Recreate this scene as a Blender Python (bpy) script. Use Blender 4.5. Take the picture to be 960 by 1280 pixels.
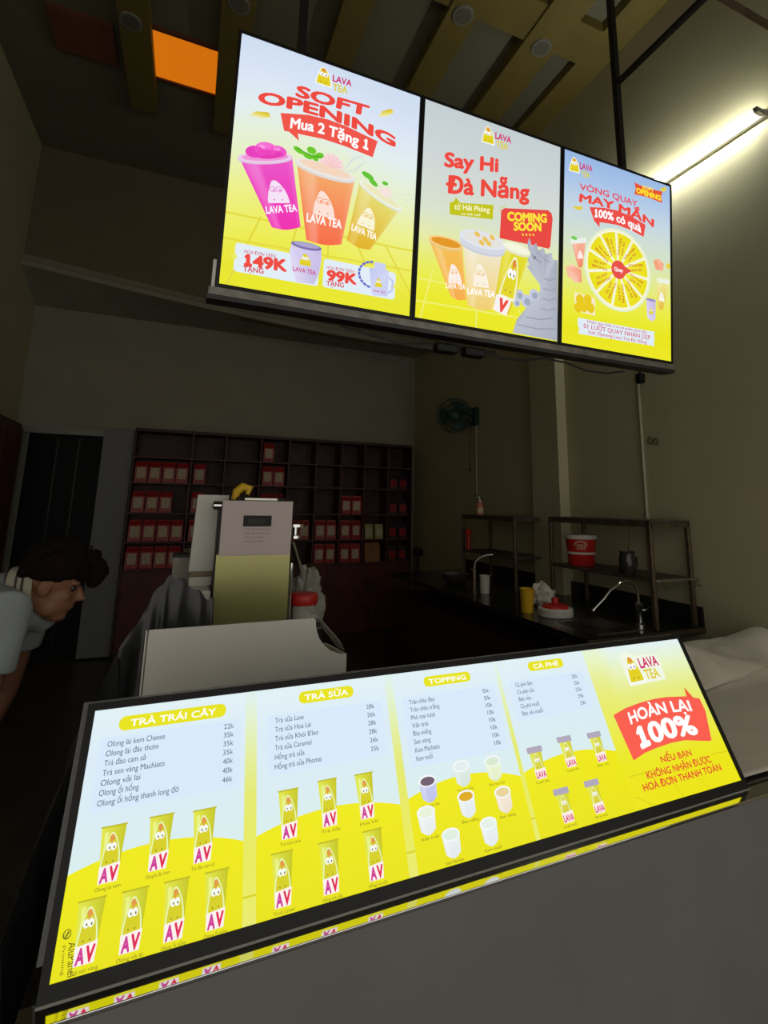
import bpy, bmesh, math, random
from mathutils import Vector, Matrix, noise
random.seed(7)
R = math.radians
PI = math.pi
for o in list(bpy.data.objects): bpy.data.objects.remove(o)
S = bpy.context.scene
COL = S.collection

# ------------------------------------------------------------------ camera, world, exposure
EYE = Vector((0, 0, 1.75))
FOC, PX, PY = 630.4357, 511.2456, 513.5927
yaw, pitch, roll = .403708, .186232, .0147295
fw = Vector((math.sin(yaw)*math.cos(pitch), math.cos(yaw)*math.cos(pitch), math.sin(pitch)))
rt = Vector((math.cos(yaw), -math.sin(yaw), 0)); up = rt.cross(fw)
rt = rt*math.cos(roll) + up*math.sin(roll); up = rt.cross(fw)
cd = bpy.data.cameras.new('camera'); cam = bpy.data.objects.new('camera', cd); COL.objects.link(cam)
cam.matrix_world = Matrix(((rt.x, up.x, -fw.x, EYE.x), (rt.y, up.y, -fw.y, EYE.y), (rt.z, up.z, -fw.z, EYE.z), (0, 0, 0, 1)))
cd.sensor_width = 36; cd.lens = FOC/1280*36
cd.shift_x = (480-PX)/1280; cd.shift_y = (PY-640)/1280
cd.clip_start = .02
S.camera = cam
wd = bpy.data.worlds.new('world'); S.world = wd; wd.use_nodes = True
bg = wd.node_tree.nodes['Background']
bg.inputs[0].default_value = (1.0, .965, .88, 1); bg.inputs[1].default_value = .85      # dull evening street outside the open shopfront
S.view_settings.view_transform = 'Standard'; S.view_settings.look = 'None'
S.view_settings.exposure = 0; S.view_settings.gamma = 1; S.view_settings.use_curve_mapping = False
TUBE = 58.0            # strength of the fluorescent tube
SIGN = 1.0             # strength of the backlit signs

# ------------------------------------------------------------------ materials
def lin(c):
    return tuple(((v/255)/12.92 if v/255 <= .04045 else ((v/255+.055)/1.055)**2.4) for v in c)
def mat(name, col, rough=.6, metal=0., spec=.5, noise_amt=0., nscale=8., bump=0., bscale=40., trans=0., alpha=1., emit=None, es=0., coat=0.):
    m = bpy.data.materials.new(name); m.use_nodes = True
    nt = m.node_tree; b = nt.nodes['Principled BSDF']
    b.inputs['Base Color'].default_value = (*col, 1); b.inputs['Roughness'].default_value = rough
    b.inputs['Metallic'].default_value = metal; b.inputs['Specular IOR Level'].default_value = spec
    b.inputs['Transmission Weight'].default_value = trans; b.inputs['Alpha'].default_value = alpha
    b.inputs['Coat Weight'].default_value = coat
    if emit:
        b.inputs['Emission Color'].default_value = (*emit, 1); b.inputs['Emission Strength'].default_value = es
    if noise_amt or bump:
        tc = nt.nodes.new('ShaderNodeTexCoord')
    if noise_amt:
        n = nt.nodes.new('ShaderNodeTexNoise'); n.inputs['Scale'].default_value = nscale; n.inputs['Detail'].default_value = 5
        r = nt.nodes.new('ShaderNodeValToRGB')
        r.color_ramp.elements[0].color = (*[max(0, v*(1-noise_amt)) for v in col], 1); r.color_ramp.elements[0].position = .3
        r.color_ramp.elements[1].color = (*[min(1, v*(1+noise_amt)) for v in col], 1); r.color_ramp.elements[1].position = .7
        nt.links.new(tc.outputs['Object'], n.inputs['Vector']); nt.links.new(n.outputs['Fac'], r.inputs[0]); nt.links.new(r.outputs[0], b.inputs['Base Color'])
    if bump:
        n2 = nt.nodes.new('ShaderNodeTexNoise'); n2.inputs['Scale'].default_value = bscale; n2.inputs['Detail'].default_value = 4
        bp = nt.nodes.new('ShaderNodeBump'); bp.inputs['Strength'].default_value = bump; bp.inputs['Distance'].default_value = .02
        nt.links.new(tc.outputs['Object'], n2.inputs['Vector']); nt.links.new(n2.outputs['Fac'], bp.inputs['Height']); nt.links.new(bp.outputs[0], b.inputs['Normal'])
    return m
M = {}
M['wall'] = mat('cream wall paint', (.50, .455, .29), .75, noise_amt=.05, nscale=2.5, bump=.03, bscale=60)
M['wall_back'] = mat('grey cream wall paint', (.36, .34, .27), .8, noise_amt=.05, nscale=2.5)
M['ceil'] = mat('grey ceiling paint', (.19, .18, .12), .85, noise_amt=.06, nscale=2)
M['bulk'] = mat('brown bulkhead paint', (.21, .165, .11), .8, noise_amt=.06, nscale=3)
M['batten'] = mat('ochre batten paint', (.20, .15, .034), .7, noise_amt=.08, nscale=4)
M['panelred'] = mat('red brown ceiling panel', (.22, .07, .035), .7, noise_amt=.15, nscale=6)
M['floor'] = mat('dark floor tile', (.06, .05, .04), .35, noise_amt=.25, nscale=3)
M['door'] = mat('dark door glass', (.006, .006, .0065), .4, spec=.15)
M['doorleaf'] = mat('grey door leaf paint', (.22, .225, .23), .5, noise_amt=.04)
M['frame'] = mat('grey aluminium', (.30, .30, .27), .45, metal=.3)
M['redwood'] = mat('red stained wood', (.105, .022, .014), .5, noise_amt=.3, nscale=9)
M['reddark'] = mat('dark red wood', (.06, .014, .010), .5, noise_amt=.3, nscale=9)
M['black'] = mat('black plastic', (.010, .010, .010), .4, spec=.25)
M['blackmetal'] = mat('black painted steel', (.010, .010, .010), .45)
M['railmetal'] = mat('grey steel rail', (.20, .185, .165), .45, metal=.5, noise_amt=.3, nscale=20)
M['steel'] = mat('stainless steel', (.55, .52, .46), .28, metal=1., noise_amt=.12, nscale=14)
M['rack'] = mat('brown rack steel', (.20, .15, .10), .4, metal=.7, noise_amt=.3, nscale=12)
M['rackdark'] = mat('worn dark steel shelf', (.10, .085, .065), .5, metal=.4, noise_amt=.3, nscale=12)
M['chrome'] = mat('chrome', (.85, .85, .85), .1, metal=1.)
M['granite'] = mat('black granite', (.014, .014, .015), .22, noise_amt=.5, nscale=60)
M['stone'] = mat('glossy black counter stone', (.010, .011, .012), .09, spec=.6, noise_amt=.4, nscale=50)
M['mirror'] = mat('polished dark steel', (.72, .71, .70), .06, metal=1.)
M['laminate'] = mat('grey counter laminate', (.175, .17, .17), .55, noise_amt=.05, nscale=5, bump=.02, bscale=150)
M['cloth'] = mat('white sheet', (.66, .60, .51), .7, noise_amt=.06, nscale=6)
M['white'] = mat('white board', (.72, .70, .64), .6, noise_amt=.03, nscale=6)
M['whiteplastic'] = mat('white plastic', (.70, .68, .62), .35)
M['clear'] = mat('clear plastic', (.75, .74, .66), .25, alpha=.35, spec=.6)
M['acrylic'] = mat('grey acrylic', (.16, .16, .155), .2, alpha=.55, spec=.7)
M['drape'] = mat('black plastic sheet', (.024, .025, .029), .3, spec=.5, noise_amt=.2, nscale=12)
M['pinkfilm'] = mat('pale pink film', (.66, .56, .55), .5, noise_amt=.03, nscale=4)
M['reflectpaint'] = mat('olive gold steel', (.42, .40, .16), .30, metal=.6, noise_amt=.05, nscale=5)  # yellow reflection on the stainless lower panel, painted into its base colour
M['red'] = mat('red plastic', (.60, .02, .015), .4)
M['redpack'] = mat('red pouch foil', (.42, .015, .015), .35, bump=.2, bscale=30)
M['label'] = mat('beige label', (.62, .50, .34), .5, noise_amt=.35, nscale=90)
M['greenpack'] = mat('pale green pouch', (.45, .42, .16), .5, noise_amt=.1)
M['brownbox'] = mat('brown carton', (.36, .16, .05), .6, noise_amt=.15)
M['darkpack'] = mat('dark plum pouch', (.06, .02, .04), .4, noise_amt=.2)
M['yellow'] = mat('yellow plastic', (.80, .48, .02), .4)
M['skin'] = mat('skin', (.26, .115, .062), .55, noise_amt=.06, nscale=12)
M['lip'] = mat('lip', (.36, .13, .10), .5)
M['eye'] = mat('eye', (.03, .02, .02), .2)
M['hair'] = mat('dark brown hair', (.010, .0045, .0035), .7, spec=.12, noise_amt=.5, nscale=60, bump=.8, bscale=90)
M['shirt'] = mat('pale grey blue polo cloth', (.30, .33, .35), .85, noise_amt=.06, nscale=10, bump=.2, bscale=12)
M['collar'] = mat('cream collar knit', (.42, .39, .30), .85)
M['collarstripe'] = mat('dark collar stripe', (.06, .05, .05), .85)
M['trouser'] = mat('dark trousers', (.03, .03, .035), .85)
M['fan'] = mat('dark green fan plastic', (.015, .05, .04), .45)
M['pipe'] = mat('pale conduit', (.46, .42, .28), .45)
M['orangelight'] = mat('warm lit ceiling panel', (.3, .12, .01), .6, emit=(1.0, .24, .006), es=.62)
M['tube'] = mat('fluorescent tube', (.9, .9, .9), .3, emit=(.96, 1.0, .90), es=TUBE)
M['lens'] = mat('unlit downlight lens', (.15, .14, .11), .5)
M['pinkliquid'] = mat('pale red soap', (.55, .16, .10), .3)
M['gl'] = mat('dark jar glass', (.035, .035, .03), .15, spec=.6)
M['blackcable'] = mat('black cable', (.01, .01, .01), .5)
M['glove'] = mat('crinkled grey plastic bag', (.38, .37, .32), .3, bump=.9, bscale=25)

def print_mat():
    m = bpy.data.materials.new('backlit print'); m.use_nodes = True
    nt = m.node_tree; b = nt.nodes['Principled BSDF']
    a = nt.nodes.new('ShaderNodeVertexColor'); a.layer_name = 'print'
    b.inputs['Base Color'].default_value = (.02, .02, .02, 1); b.inputs['Roughness'].default_value = .25; b.inputs['Specular IOR Level'].default_value = .2
    nt.links.new(a.outputs[0], b.inputs['Emission Color']); b.inputs['Emission Strength'].default_value = SIGN
    return m
M['print'] = print_mat()
def flat_mat():
    m = bpy.data.materials.new('flat print'); m.use_nodes = True
    nt = m.node_tree; b = nt.nodes['Principled BSDF']
    a = nt.nodes.new('ShaderNodeVertexColor'); a.layer_name = 'print'
    nt.links.new(a.outputs[0], b.inputs['Base Color']); b.inputs['Roughness'].default_value = .6
    return m
M['ink'] = flat_mat()

# ------------------------------------------------------------------ mesh helpers
ORG = {}
def tag(o, label=None, cat=None, group=None, kind=None):
    if label: o['label'] = label
    if cat: o['category'] = cat
    if group: o['group'] = group
    if kind: o['kind'] = kind
    return o
def thing(name, label, cat, loc, group=None):
    o = bpy.data.objects.new(name, None); COL.objects.link(o); o.location = loc; o.empty_display_size = .1
    ORG[o] = Vector(loc); return tag(o, label, cat, group)
class MB:
    def __init__(s): s.v = []; s.f = []
    def poly(s, pts):
        b = len(s.v); s.v += [Vector(p) for p in pts]; s.f.append(list(range(b, b+len(pts)))); return s
    def add(s, vs, fs):
        b = len(s.v); s.v += [Vector(p) for p in vs]; s.f += [[b+i for i in f] for f in fs]; return s
    def box(s, a, b, bev=0.):
        (x0, y0, z0), (x1, y1, z1) = [[min(p, q) for p, q in zip(a, b)], [max(p, q) for p, q in zip(a, b)]]
        if bev <= 0:
            return s.add([(x0,y0,z0),(x1,y0,z0),(x1,y1,z0),(x0,y1,z0),(x0,y0,z1),(x1,y0,z1),(x1,y1,z1),(x0,y1,z1)],
                         [(0,3,2,1),(4,5,6,7),(0,1,5,4),(1,2,6,5),(2,3,7,6),(3,0,4,7)])
        bm = bmesh.new(); bmesh.ops.create_cube(bm, size=1)
        for v in bm.verts: v.co = Vector(((x0+x1)/2+v.co.x*(x1-x0), (y0+y1)/2+v.co.y*(y1-y0), (z0+z1)/2+v.co.z*(z1-z0)))
        bmesh.ops.bevel(bm, geom=bm.edges[:], offset=bev, segments=2, affect='EDGES', profile=.5)
        bm.verts.index_update(); s.add([v.co.copy() for v in bm.verts], [[v.index for v in f.verts] for f in bm.faces]); bm.free(); return s
    def obox(s, o, ax, ay, az):         # oriented box from corner o along three edge vectors
        o, ax, ay, az = map(Vector, (o, ax, ay, az))
        vs = [o, o+ax, o+ax+ay, o+ay]; vs += [v+az for v in vs]
        fs = [(0,3,2,1),(4,5,6,7),(0,1,5,4),(1,2,6,5),(2,3,7,6),(3,0,4,7)]
        if ax.cross(ay).dot(az) < 0: fs = [f[::-1] for f in fs]
        return s.add(vs, fs)
    def tube(s, pts, r, n=10, caps=True):
        pts = [Vector(p) for p in pts]; rs = r if isinstance(r, (list, tuple)) else [r]*len(pts)
        t0 = (pts[1]-pts[0]).normalized(); a = Vector((0,0,1)) if abs(t0.z) < .9 else Vector((1,0,0))
        u = t0.cross(a).normalized(); b = len(s.v)
        for i, p in enumerate(pts):
            t = ((pts[min(i+1, len(pts)-1)]-pts[max(i-1, 0)])).normalized()
            u = (u-t*u.dot(t)).normalized(); w = t.cross(u)
            for k in range(n):
                q = 2*PI*k/n; s.v.append(p+(u*math.cos(q)+w*math.sin(q))*rs[i])
        for i in range(len(pts)-1):
            for k in range(n):
                k2 = (k+1) % n; s.f.append([b+i*n+k, b+i*n+k2, b+(i+1)*n+k2, b+(i+1)*n+k])
        if caps:
            s.f.append([b+k for k in range(n)][::-1]); e = b+(len(pts)-1)*n; s.f.append([e+k for k in range(n)])
        return s
    def lathe(s, prof, c=(0,0,0), n=24, axis=None):   # prof = [(r, h)...] along axis
        c = Vector(c); ax = Vector(axis).normalized() if axis else Vector((0,0,1))
        a = Vector((1,0,0)) if abs(ax.x) < .9 else Vector((0,1,0)); u = (a-ax*a.dot(ax)).normalized(); w = ax.cross(u); b = len(s.v)
        for r, h in prof:
            for k in range(n):
                q = 2*PI*k/n; s.v.append(c+ax*h+(u*math.cos(q)+w*math.sin(q))*r)
        for i in range(len(prof)-1):
            for k in range(n):
                k2 = (k+1) % n; s.f.append([b+i*n+k, b+i*n+k2, b+(i+1)*n+k2, b+(i+1)*n+k])
        s.f.append([b+k for k in range(n)][::-1]); e = b+(len(prof)-1)*n; s.f.append([e+k for k in range(n)])
        return s
    def prism(s, pts, ext):
        pts = [Vector(p) for p in pts]; ext = Vector(ext); n = len(pts); b = len(s.v)
        s.v += pts+[p+ext for p in pts]
        nn = sum(((pts[i]-pts[0]).cross(pts[(i+1) % n]-pts[0]) for i in range(n)), Vector())
        fl = nn.dot(ext) > 0
        f1 = [b+i for i in range(n)]; f2 = [b+n+i for i in range(n)]
        s.f.append(f1[::-1] if fl else f1); s.f.append(f2 if fl else f2[::-1])
        for i in range(n):
            j = (i+1) % n; q = [b+i, b+j, b+n+j, b+n+i]; s.f.append(q if fl else q[::-1])
        return s
    def grid(s, fn, nu, nv, thick=None):
        b = len(s.v)
        for j in range(nv+1):
            for i in range(nu+1): s.v.append(Vector(fn(i/nu, j/nv)))
        for j in range(nv):
            for i in range(nu): s.f.append([b+j*(nu+1)+i, b+j*(nu+1)+i+1, b+(j+1)*(nu+1)+i+1, b+(j+1)*(nu+1)+i])
        return s
    def ball(s, c, r, n=12, sc=(1,1,1)):
        bm = bmesh.new(); bmesh.ops.create_uvsphere(bm, u_segments=n*2, v_segments=n, radius=r)
        bm.verts.index_update(); c = Vector(c)
        s.add([c+Vector((v.co.x*sc[0], v.co.y*sc[1], v.co.z*sc[2])) for v in bm.verts], [[v.index for v in f.verts] for f in bm.faces]); bm.free(); return s
    def build(s, name, m, parent=None, smooth=False, solid=0.):
        org = ORG.get(parent, Vector()) if parent else Vector()
        me = bpy.data.meshes.new(name); me.from_pydata([v-org for v in s.v], [], s.f); me.update()
        me.materials.append(M[m] if isinstance(m, str) else m)
        if smooth:
            for p in me.polygons: p.use_smooth = True
            try: me.set_sharp_from_angle(angle=R(40))
            except Exception: pass
        o = bpy.data.objects.new(name, me); COL.objects.link(o)
        if parent: o.parent = parent
        ORG[o] = org.copy()
        if solid:
            md = o.modifiers.new('solidify', 'SOLIDIFY'); md.thickness = solid; md.offset = 0
        return o
def struct(name, mb, m, smooth=False):
    o = mb.build(name, m, None, smooth); o['kind'] = 'structure'; return o
def arc(c, r, a0, a1, n, u, w):
    c, u, w = Vector(c), Vector(u), Vector(w)
    return [c+u*(r*math.cos(a0+(a1-a0)*i/n))+w*(r*math.sin(a0+(a1-a0)*i/n)) for i in range(n+1)]

# ------------------------------------------------------------------ flat artwork of the backlit signs
FONT = {}
HORN = {'Ơ':'O','ơ':'o','Ợ':'Ọ','ợ':'ọ','ờ':'ò','Ờ':'Ò','ớ':'ó','ở':'ỏ'}
def glyphs(txt, bold):
    if any(c in HORN for c in txt):       # letters with a horn: the round letter plus a small hook at its upper right
        base = ''.join(HORN.get(c, c) for c in txt); vs, fs = glyphs(base, 0); vs, fs = list(vs), list(fs)
        for i, c in enumerate(txt):
            if c in HORN:
                x = max(p[0] for p in glyphs(base[:i+1], 0)[0]); h = CAP if c.isupper() else CAP*.72; b = len(vs)
                vs += [(x-.10, h*.86), (x-.02, h*.76), (x+.075, h*.98), (x+.075, h*1.14), (x+.0, h*1.12), (x+.01, h*.98)]; fs.append([b, b+1, b+2, b+3, b+4, b+5])
        return vs, fs
    k = (txt, bold)
    if k not in FONT:
        cu = bpy.data.curves.new('t', 'FONT'); cu.body = txt; cu.size = 1; cu.resolution_u = 3; cu.fill_mode = 'FRONT'
        ob = bpy.data.objects.new('t', cu); COL.objects.link(ob)
        dg = bpy.context.evaluated_depsgraph_get(); me = bpy.data.meshes.new_from_object(ob.evaluated_get(dg))
        FONT[k] = ([(v.co.x, v.co.y) for v in me.vertices], [list(p.vertices) for p in me.polygons])
        bpy.data.objects.remove(ob); bpy.data.curves.remove(cu); bpy.data.meshes.remove(me)
    return FONT[k]
CAP = max(y for x, y in glyphs('H', 0)[0])
class Art:
    """a printed sheet: coordinates in centimetres, u to the right, v down from the top left corner"""
    def __init__(s, o, ux, vd, n, scale=(.01, .01)):
        s.o, s.ux, s.vd, s.n = Vector(o), Vector(ux)*scale[0], Vector(vd)*scale[1], Vector(n); s.V = []; s.F = []; s.C = []
    def P(s, u, v, l): return s.o+s.ux*u+s.vd*v+s.n*(.00018*l)
    def poly(s, pts, cols, l):
        if isinstance(cols[0], (int, float)): cols = [cols]*len(pts)
        # keep the face looking out of the sheet
        ar = sum(pts[i][0]*pts[(i+1) % len(pts)][1]-pts[(i+1) % len(pts)][0]*pts[i][1] for i in range(len(pts)))
        if ar > 0: pts = pts[::-1]; cols = list(cols)[::-1]
        b = len(s.V); s.V += [s.P(u, v, l) for u, v in pts]; s.F.append(list(range(b, b+len(pts)))); s.C.append([lin(c) for c in cols])
    def rect(s, u0, v0, u1, v1, c, l): s.poly([(u0,v0),(u1,v0),(u1,v1),(u0,v1)], c, l)
    def field(s, w, h, fn, nu, nv, l=0, u0=0, v0=0):
        for j in range(nv):
            for i in range(nu):
                q = [(u0+w*a/nu, v0+h*b/nv) for a, b in ((i,j),(i+1,j),(i+1,j+1),(i,j+1))]
                s.poly(q, [fn((p[0]-u0)/w, (p[1]-v0)/h) for p in q], l)
    def disc(s, c, r, col, l, n=20, ry=None, a=0.):
        ry = ry or r
        s.poly([(c[0]+r*math.cos(t)*math.cos(a)-ry*math.sin(t)*math.sin(a), c[1]+r*math.cos(t)*math.sin(a)+ry*math.sin(t)*math.cos(a)) for t in [2*PI*i/n for i in range(n)]], col, l)
    def rrect(s, u0, v0, u1, v1, r, c, l, shear=0.):
        pts = []
        for cx, cy, a0 in ((u1-r, v0+r, -PI/2), (u1-r, v1-r, 0), (u0+r, v1-r, PI/2), (u0+r, v0+r, PI)):
            pts += [(cx+r*math.cos(a0+PI/2*i/5), cy+r*math.sin(a0+PI/2*i/5)+shear*(cx-u0)) for i in range(6)]
        s.poly(pts, c, l)
    def line(s, pts, w, c, l):
        for (a, b), (d, e) in zip(pts[:-1], pts[1:]):
            L = math.hypot(d-a, e-b) or 1; nx, ny = -(e-b)/L*w/2, (d-a)/L*w/2
            s.poly([(a+nx,b+ny),(d+nx,e+ny),(d-nx,e-ny),(a-nx,b-ny)], c, l)
    def text(s, t, p0, p1, top, c, l, bold=.0, mid=None):
        """baseline from p0 (through mid) to p1, capitals as high as p0..top"""
        vs, fs = glyphs(t, 0)
        if not vs: return
        if bold > .024 and '1' in t:   # slab foot and flag on the figure one
            vs, fs = list(vs), list(fs)
            for i, ch in enumerate(t):
                if ch == '1':
                    x = max(p[0] for p in glyphs(t[:i+1], 0)[0]); q = len(vs)
                    vs += [(x-.20,0),(x+.10,0),(x+.10,.12),(x-.20,.12),(x-.20,CAP*.74),(x-.05,CAP*.80),(x-.02,CAP),(x-.09,CAP)]; fs += [[q,q+1,q+2,q+3],[q+4,q+5,q+6,q+7]]
        if bold:                       # heavier strokes: the same letters laid again a little to each side
            k = bold*1.05; ds = [(k,0),(-k,0),(0,k),(0,-k),(k*.7,k*.7),(-k*.7,k*.7),(k*.7,-k*.7),(-k*.7,-k*.7)]
            if bold < .015: ds = [(k,0),(-k,0)]
            n0 = len(vs); v2 = []; f2 = []
            for i, (dx, dy) in enumerate(ds): v2 += [(x+dx, y+dy) for x, y in vs]; f2 += [[q+i*n0 for q in f] for f in fs]
            vs, fs = v2, f2
        x0 = min(v[0] for v in vs); x1 = max(v[0] for v in vs)
        h = (top[0]-p0[0], top[1]-p0[1]); b = len(s.V)
        def base(a):
            if mid is None: return (p0[0]+(p1[0]-p0[0])*a, p0[1]+(p1[1]-p0[1])*a)
            return tuple(p0[k]*(1-a)*(1-2*a)+mid[k]*4*a*(1-a)+p1[k]*a*(2*a-1) for k in (0, 1))
        for x, y in vs:
            q = base((x-x0)/(x1-x0)); s.V.append(s.P(q[0]+h[0]*y/CAP, q[1]+h[1]*y/CAP, l))
        cc = lin(c)
        for f in fs:
            s.F.append([b+i for i in f]); s.C.append([cc]*len(f))
    def label(s, t, u, v, w, h, c, l, bold=.0): s.text(t, (u, v), (u+w, v), (u, v-h), c, l, bold)
    def aff(s, bl, br, tp):            # maps (0..1, 0..1) figures: bl-br is the foot, tp the peak above the middle
        mx, my = (bl[0]+br[0])/2, (bl[1]+br[1])/2
        return lambda x, y: (bl[0]+(br[0]-bl[0])*x+(tp[0]-mx)*y, bl[1]+(br[1]-bl[1])*x+(tp[1]-my)*y)
    MARK = [(0,0),(1,0),(1.0,.12),(.97,.36),(.88,.62),(.74,.83),(.60,.97),(.50,1.0),(.40,.98),(.34,.92),(.22,.70),(.10,.44),(.02,.16)]
    def mark(s, bl, br, tp, body, l, eyes=(250,250,250), line=None, drop=None, dots=None):
        A = s.aff(bl, br, tp)
        if line: s.poly([A(.5+(x-.5)*1.2, -.06+y*1.12) for x, y in s.MARK], line, l)
        s.poly([A(x, y) for x, y in s.MARK], body, l+1)
        if drop: s.poly([A(*p) for p in ((.36,.93),(.5,1),(.62,.94),(.70,.82),(.55,.78),(.5,.66),(.42,.8))], drop, l+2)
        for ex in (.36, .64):
            s.poly([A(ex+.17*math.cos(t), .60+.13*math.sin(t)) for t in [2*PI*i/14 for i in range(14)]], eyes, l+3)
            if max(eyes)-min(eyes) > 20: s.poly([A(ex+.125*math.cos(t), .60+.092*math.sin(t)) for t in [2*PI*i/14 for i in range(14)]], body, l+3.5)
            s.poly([A(ex+.03+.05*math.cos(t), .57+.045*math.sin(t)) for t in [2*PI*i/8 for i in range(8)]], dots or (90,80,70), l+4)
        if dots:
            for ex, ey in ((.3,.14),(.68,.14)): s.poly([A(ex+.04*math.cos(t), ey+.03*math.sin(t)) for t in [2*PI*i/8 for i in range(8)]], dots, l+4)
    def cup(s, tl, tr, br, bl, ctop, cbot, l, edge=None, n=8):
        def at(a, b):
            x = [tl[k]*(1-a)*(1-b)+tr[k]*a*(1-b)+br[k]*a*b+bl[k]*(1-a)*b for k in (0, 1)]
            return (x[0], x[1]+.9*(math.sin(PI*a))*(.3+.7*b))
        for j in range(4):
            for i in range(n):
                q = [(i/n, j/4), ((i+1)/n, j/4), ((i+1)/n, (j+1)/4), (i/n, (j+1)/4)]
                cs = []
                for a, b in q:
                    c = [ctop[k]*(1-b)+cbot[k]*b for k in range(3)]
                    w = .35*max(0, 1-abs(a-.2)/.16)+.22*max(0, 1-abs(a-.97)/.1)
                    cs.append(tuple(v+(255-v)*w for v in c))
                s.poly([at(*p) for p in q], cs, l)
    def rim(s, a, b, ry, col, l, inner=None, up=0.):
        c = ((a[0]+b[0])/2, (a[1]+b[1])/2); L = math.hypot(b[0]-a[0], b[1]-a[1])/2; q = math.atan2(b[1]-a[1], b[0]-a[0])
        s.disc((c[0], c[1]+ry*.35), L*.97, tuple(v*.94 for v in col), l, 26, ry, q); s.disc(c, L, col, l+.4, 26, ry, q)
        if inner: s.disc((c[0], c[1]-up), L*.84, inner, l+.8, 24, ry*.72, q)
    def build(s, name, m, parent):
        org = ORG[parent]
        me = bpy.data.meshes.new(name); me.from_pydata([v-org for v in s.V], [], s.F); me.update()
        at = me.color_attributes.new('print', 'FLOAT_COLOR', 'CORNER')
        buf = []
        for c in s.C:
            for q in c: buf += [q[0], q[1], q[2], 1.0]
        at.data.foreach_set('color', buf)
        me.materials.append(M[m]); o = bpy.data.objects.new(name, me); COL.objects.link(o); o.parent = parent; ORG[o] = org.copy(); return o
def grad(stops):
    def f(t):
        for (a, c), (b, d) in zip(stops[:-1], stops[1:]):
            if t <= b:
                k = max(0, min(1, (t-a)/(b-a))); return tuple(c[i]+(d[i]-c[i])*k for i in range(3))
        return stops[-1][1]
    return f
RED, PINK, YEL = (236,72,62), (222,40,120), (226,208,30)
def brand(A, bl, br, tp, l0, l1, lt, t0, t1, tt, l=3):
    A.mark(bl, br, tp, YEL, l, line=(246,250,244), drop=(226,150,60), dots=(120,96,30))
    A.text('LAVA', l0, l1, lt, (206,44,110), l+2, .03); A.text('TEA', t0, t1, tt, (222,204,60), l+2, .03)

# ================================================================== THE SETTING
XL, XR, YB, ZC = -1.95, 3.2, 7.25, 5.75
YF = -1.2
struct('floor', MB().box((XL-.2, -4, -.1), (XR+.2, YB+1.6, 0)), 'floor')
struct('wall_right', MB().box((XR, YF, 0), (XR+.15, YB+.15, 5.9)), 'wall')
struct('wall_left', MB().box((XL-.15, YF, 0), (XL, YB+.15, 5.9)), 'wall')
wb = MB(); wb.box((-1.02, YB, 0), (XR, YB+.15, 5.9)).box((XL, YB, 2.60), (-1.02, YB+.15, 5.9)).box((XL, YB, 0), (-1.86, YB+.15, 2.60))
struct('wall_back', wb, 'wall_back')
struct('ceiling', MB().box((XL-.15, YF, ZC+.12), (XR+.15, YB+.15, ZC+.25)), 'ceil')
# lintel over the open shopfront behind the viewer
struct('wall_front', MB().box((XL-.15, YF-.15, 3.6), (XR+.15, YF, 6.0)), 'wall')
# bulkhead in front of the back wall, its lower edge sags towards the right
bk = MB(); NB = 24
def bz(x): t = (x-XL)/(XR-XL); return 4.345-.29*math.sin(min(1, t*1.2)*PI/2)
for i in range(NB):
    a = XL+(XR-XL)*i/NB; b = XL+(XR-XL)*(i+1)/NB
    bk.prism([(a,6.58,bz(a)),(b,6.58,bz(b)),(b,6.58,ZC+.12),(a,6.58,ZC+.12)], (0,.1,0))
struct('trim_1', bk, 'bulk')
cn = MB()
prof = [(0,0),(-.05,.0),(-.06,.05),(-.035,.09),(-.015,.14),(0,.15)]
for i in range(NB):
    a = XL+(XR-XL)*i/NB; b = XL+(XR-XL)*(i+1)/NB
    for (y0, z0), (y1, z1) in zip(prof[:-1], prof[1:]):
        cn.poly([(a,6.58+y0,bz(a)+z0),(b,6.58+y0,bz(b)+z0),(b,6.58+y1,bz(b)+z1),(a,6.58+y1,bz(a)+z1)])
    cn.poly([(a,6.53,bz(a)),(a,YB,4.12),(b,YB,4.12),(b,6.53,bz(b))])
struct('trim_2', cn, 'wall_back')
# pillar on the right wall
struct('trim_3', MB().box((3.09, 3.72, 0), (XR, 4.12, 4.45), .004), 'wall')
struct('baseboard_back', MB().box((-.66, YB-.012, 0), (XR, YB, .1)), 'redwood')
# ceiling battens and cross bands
for i, (x0, x1) in enumerate(((-.90,-.65),(-.105,.16),(.80,1.04),(1.61,1.87),(2.345,2.66))):
    struct('trim_%d' % (4+i), MB().box((x0, YF, ZC), (x1, 5.33, ZC+.12), .006), 'batten')
struct('trim_9', MB().box((2.93, YF, ZC+.03), (XR, 5.4, ZC+.12)), 'batten')
cb = MB()
for y0, y1 in ((2.72, 3.06), (.4, .75)):
    for x0, x1 in ((XL,-.90),(-.65,-.105),(.16,.80),(1.04,1.61),(1.87,2.345),(2.66,2.93)): cb.box((x0, y0, ZC+.02), (x1, y1, ZC+.12))
struct('trim_10', cb, 'batten')
struct('trim_11', MB().box((-1.46, 4.46, ZC+.07), (-.97, 4.9, ZC+.12)), 'panelred')
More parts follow.
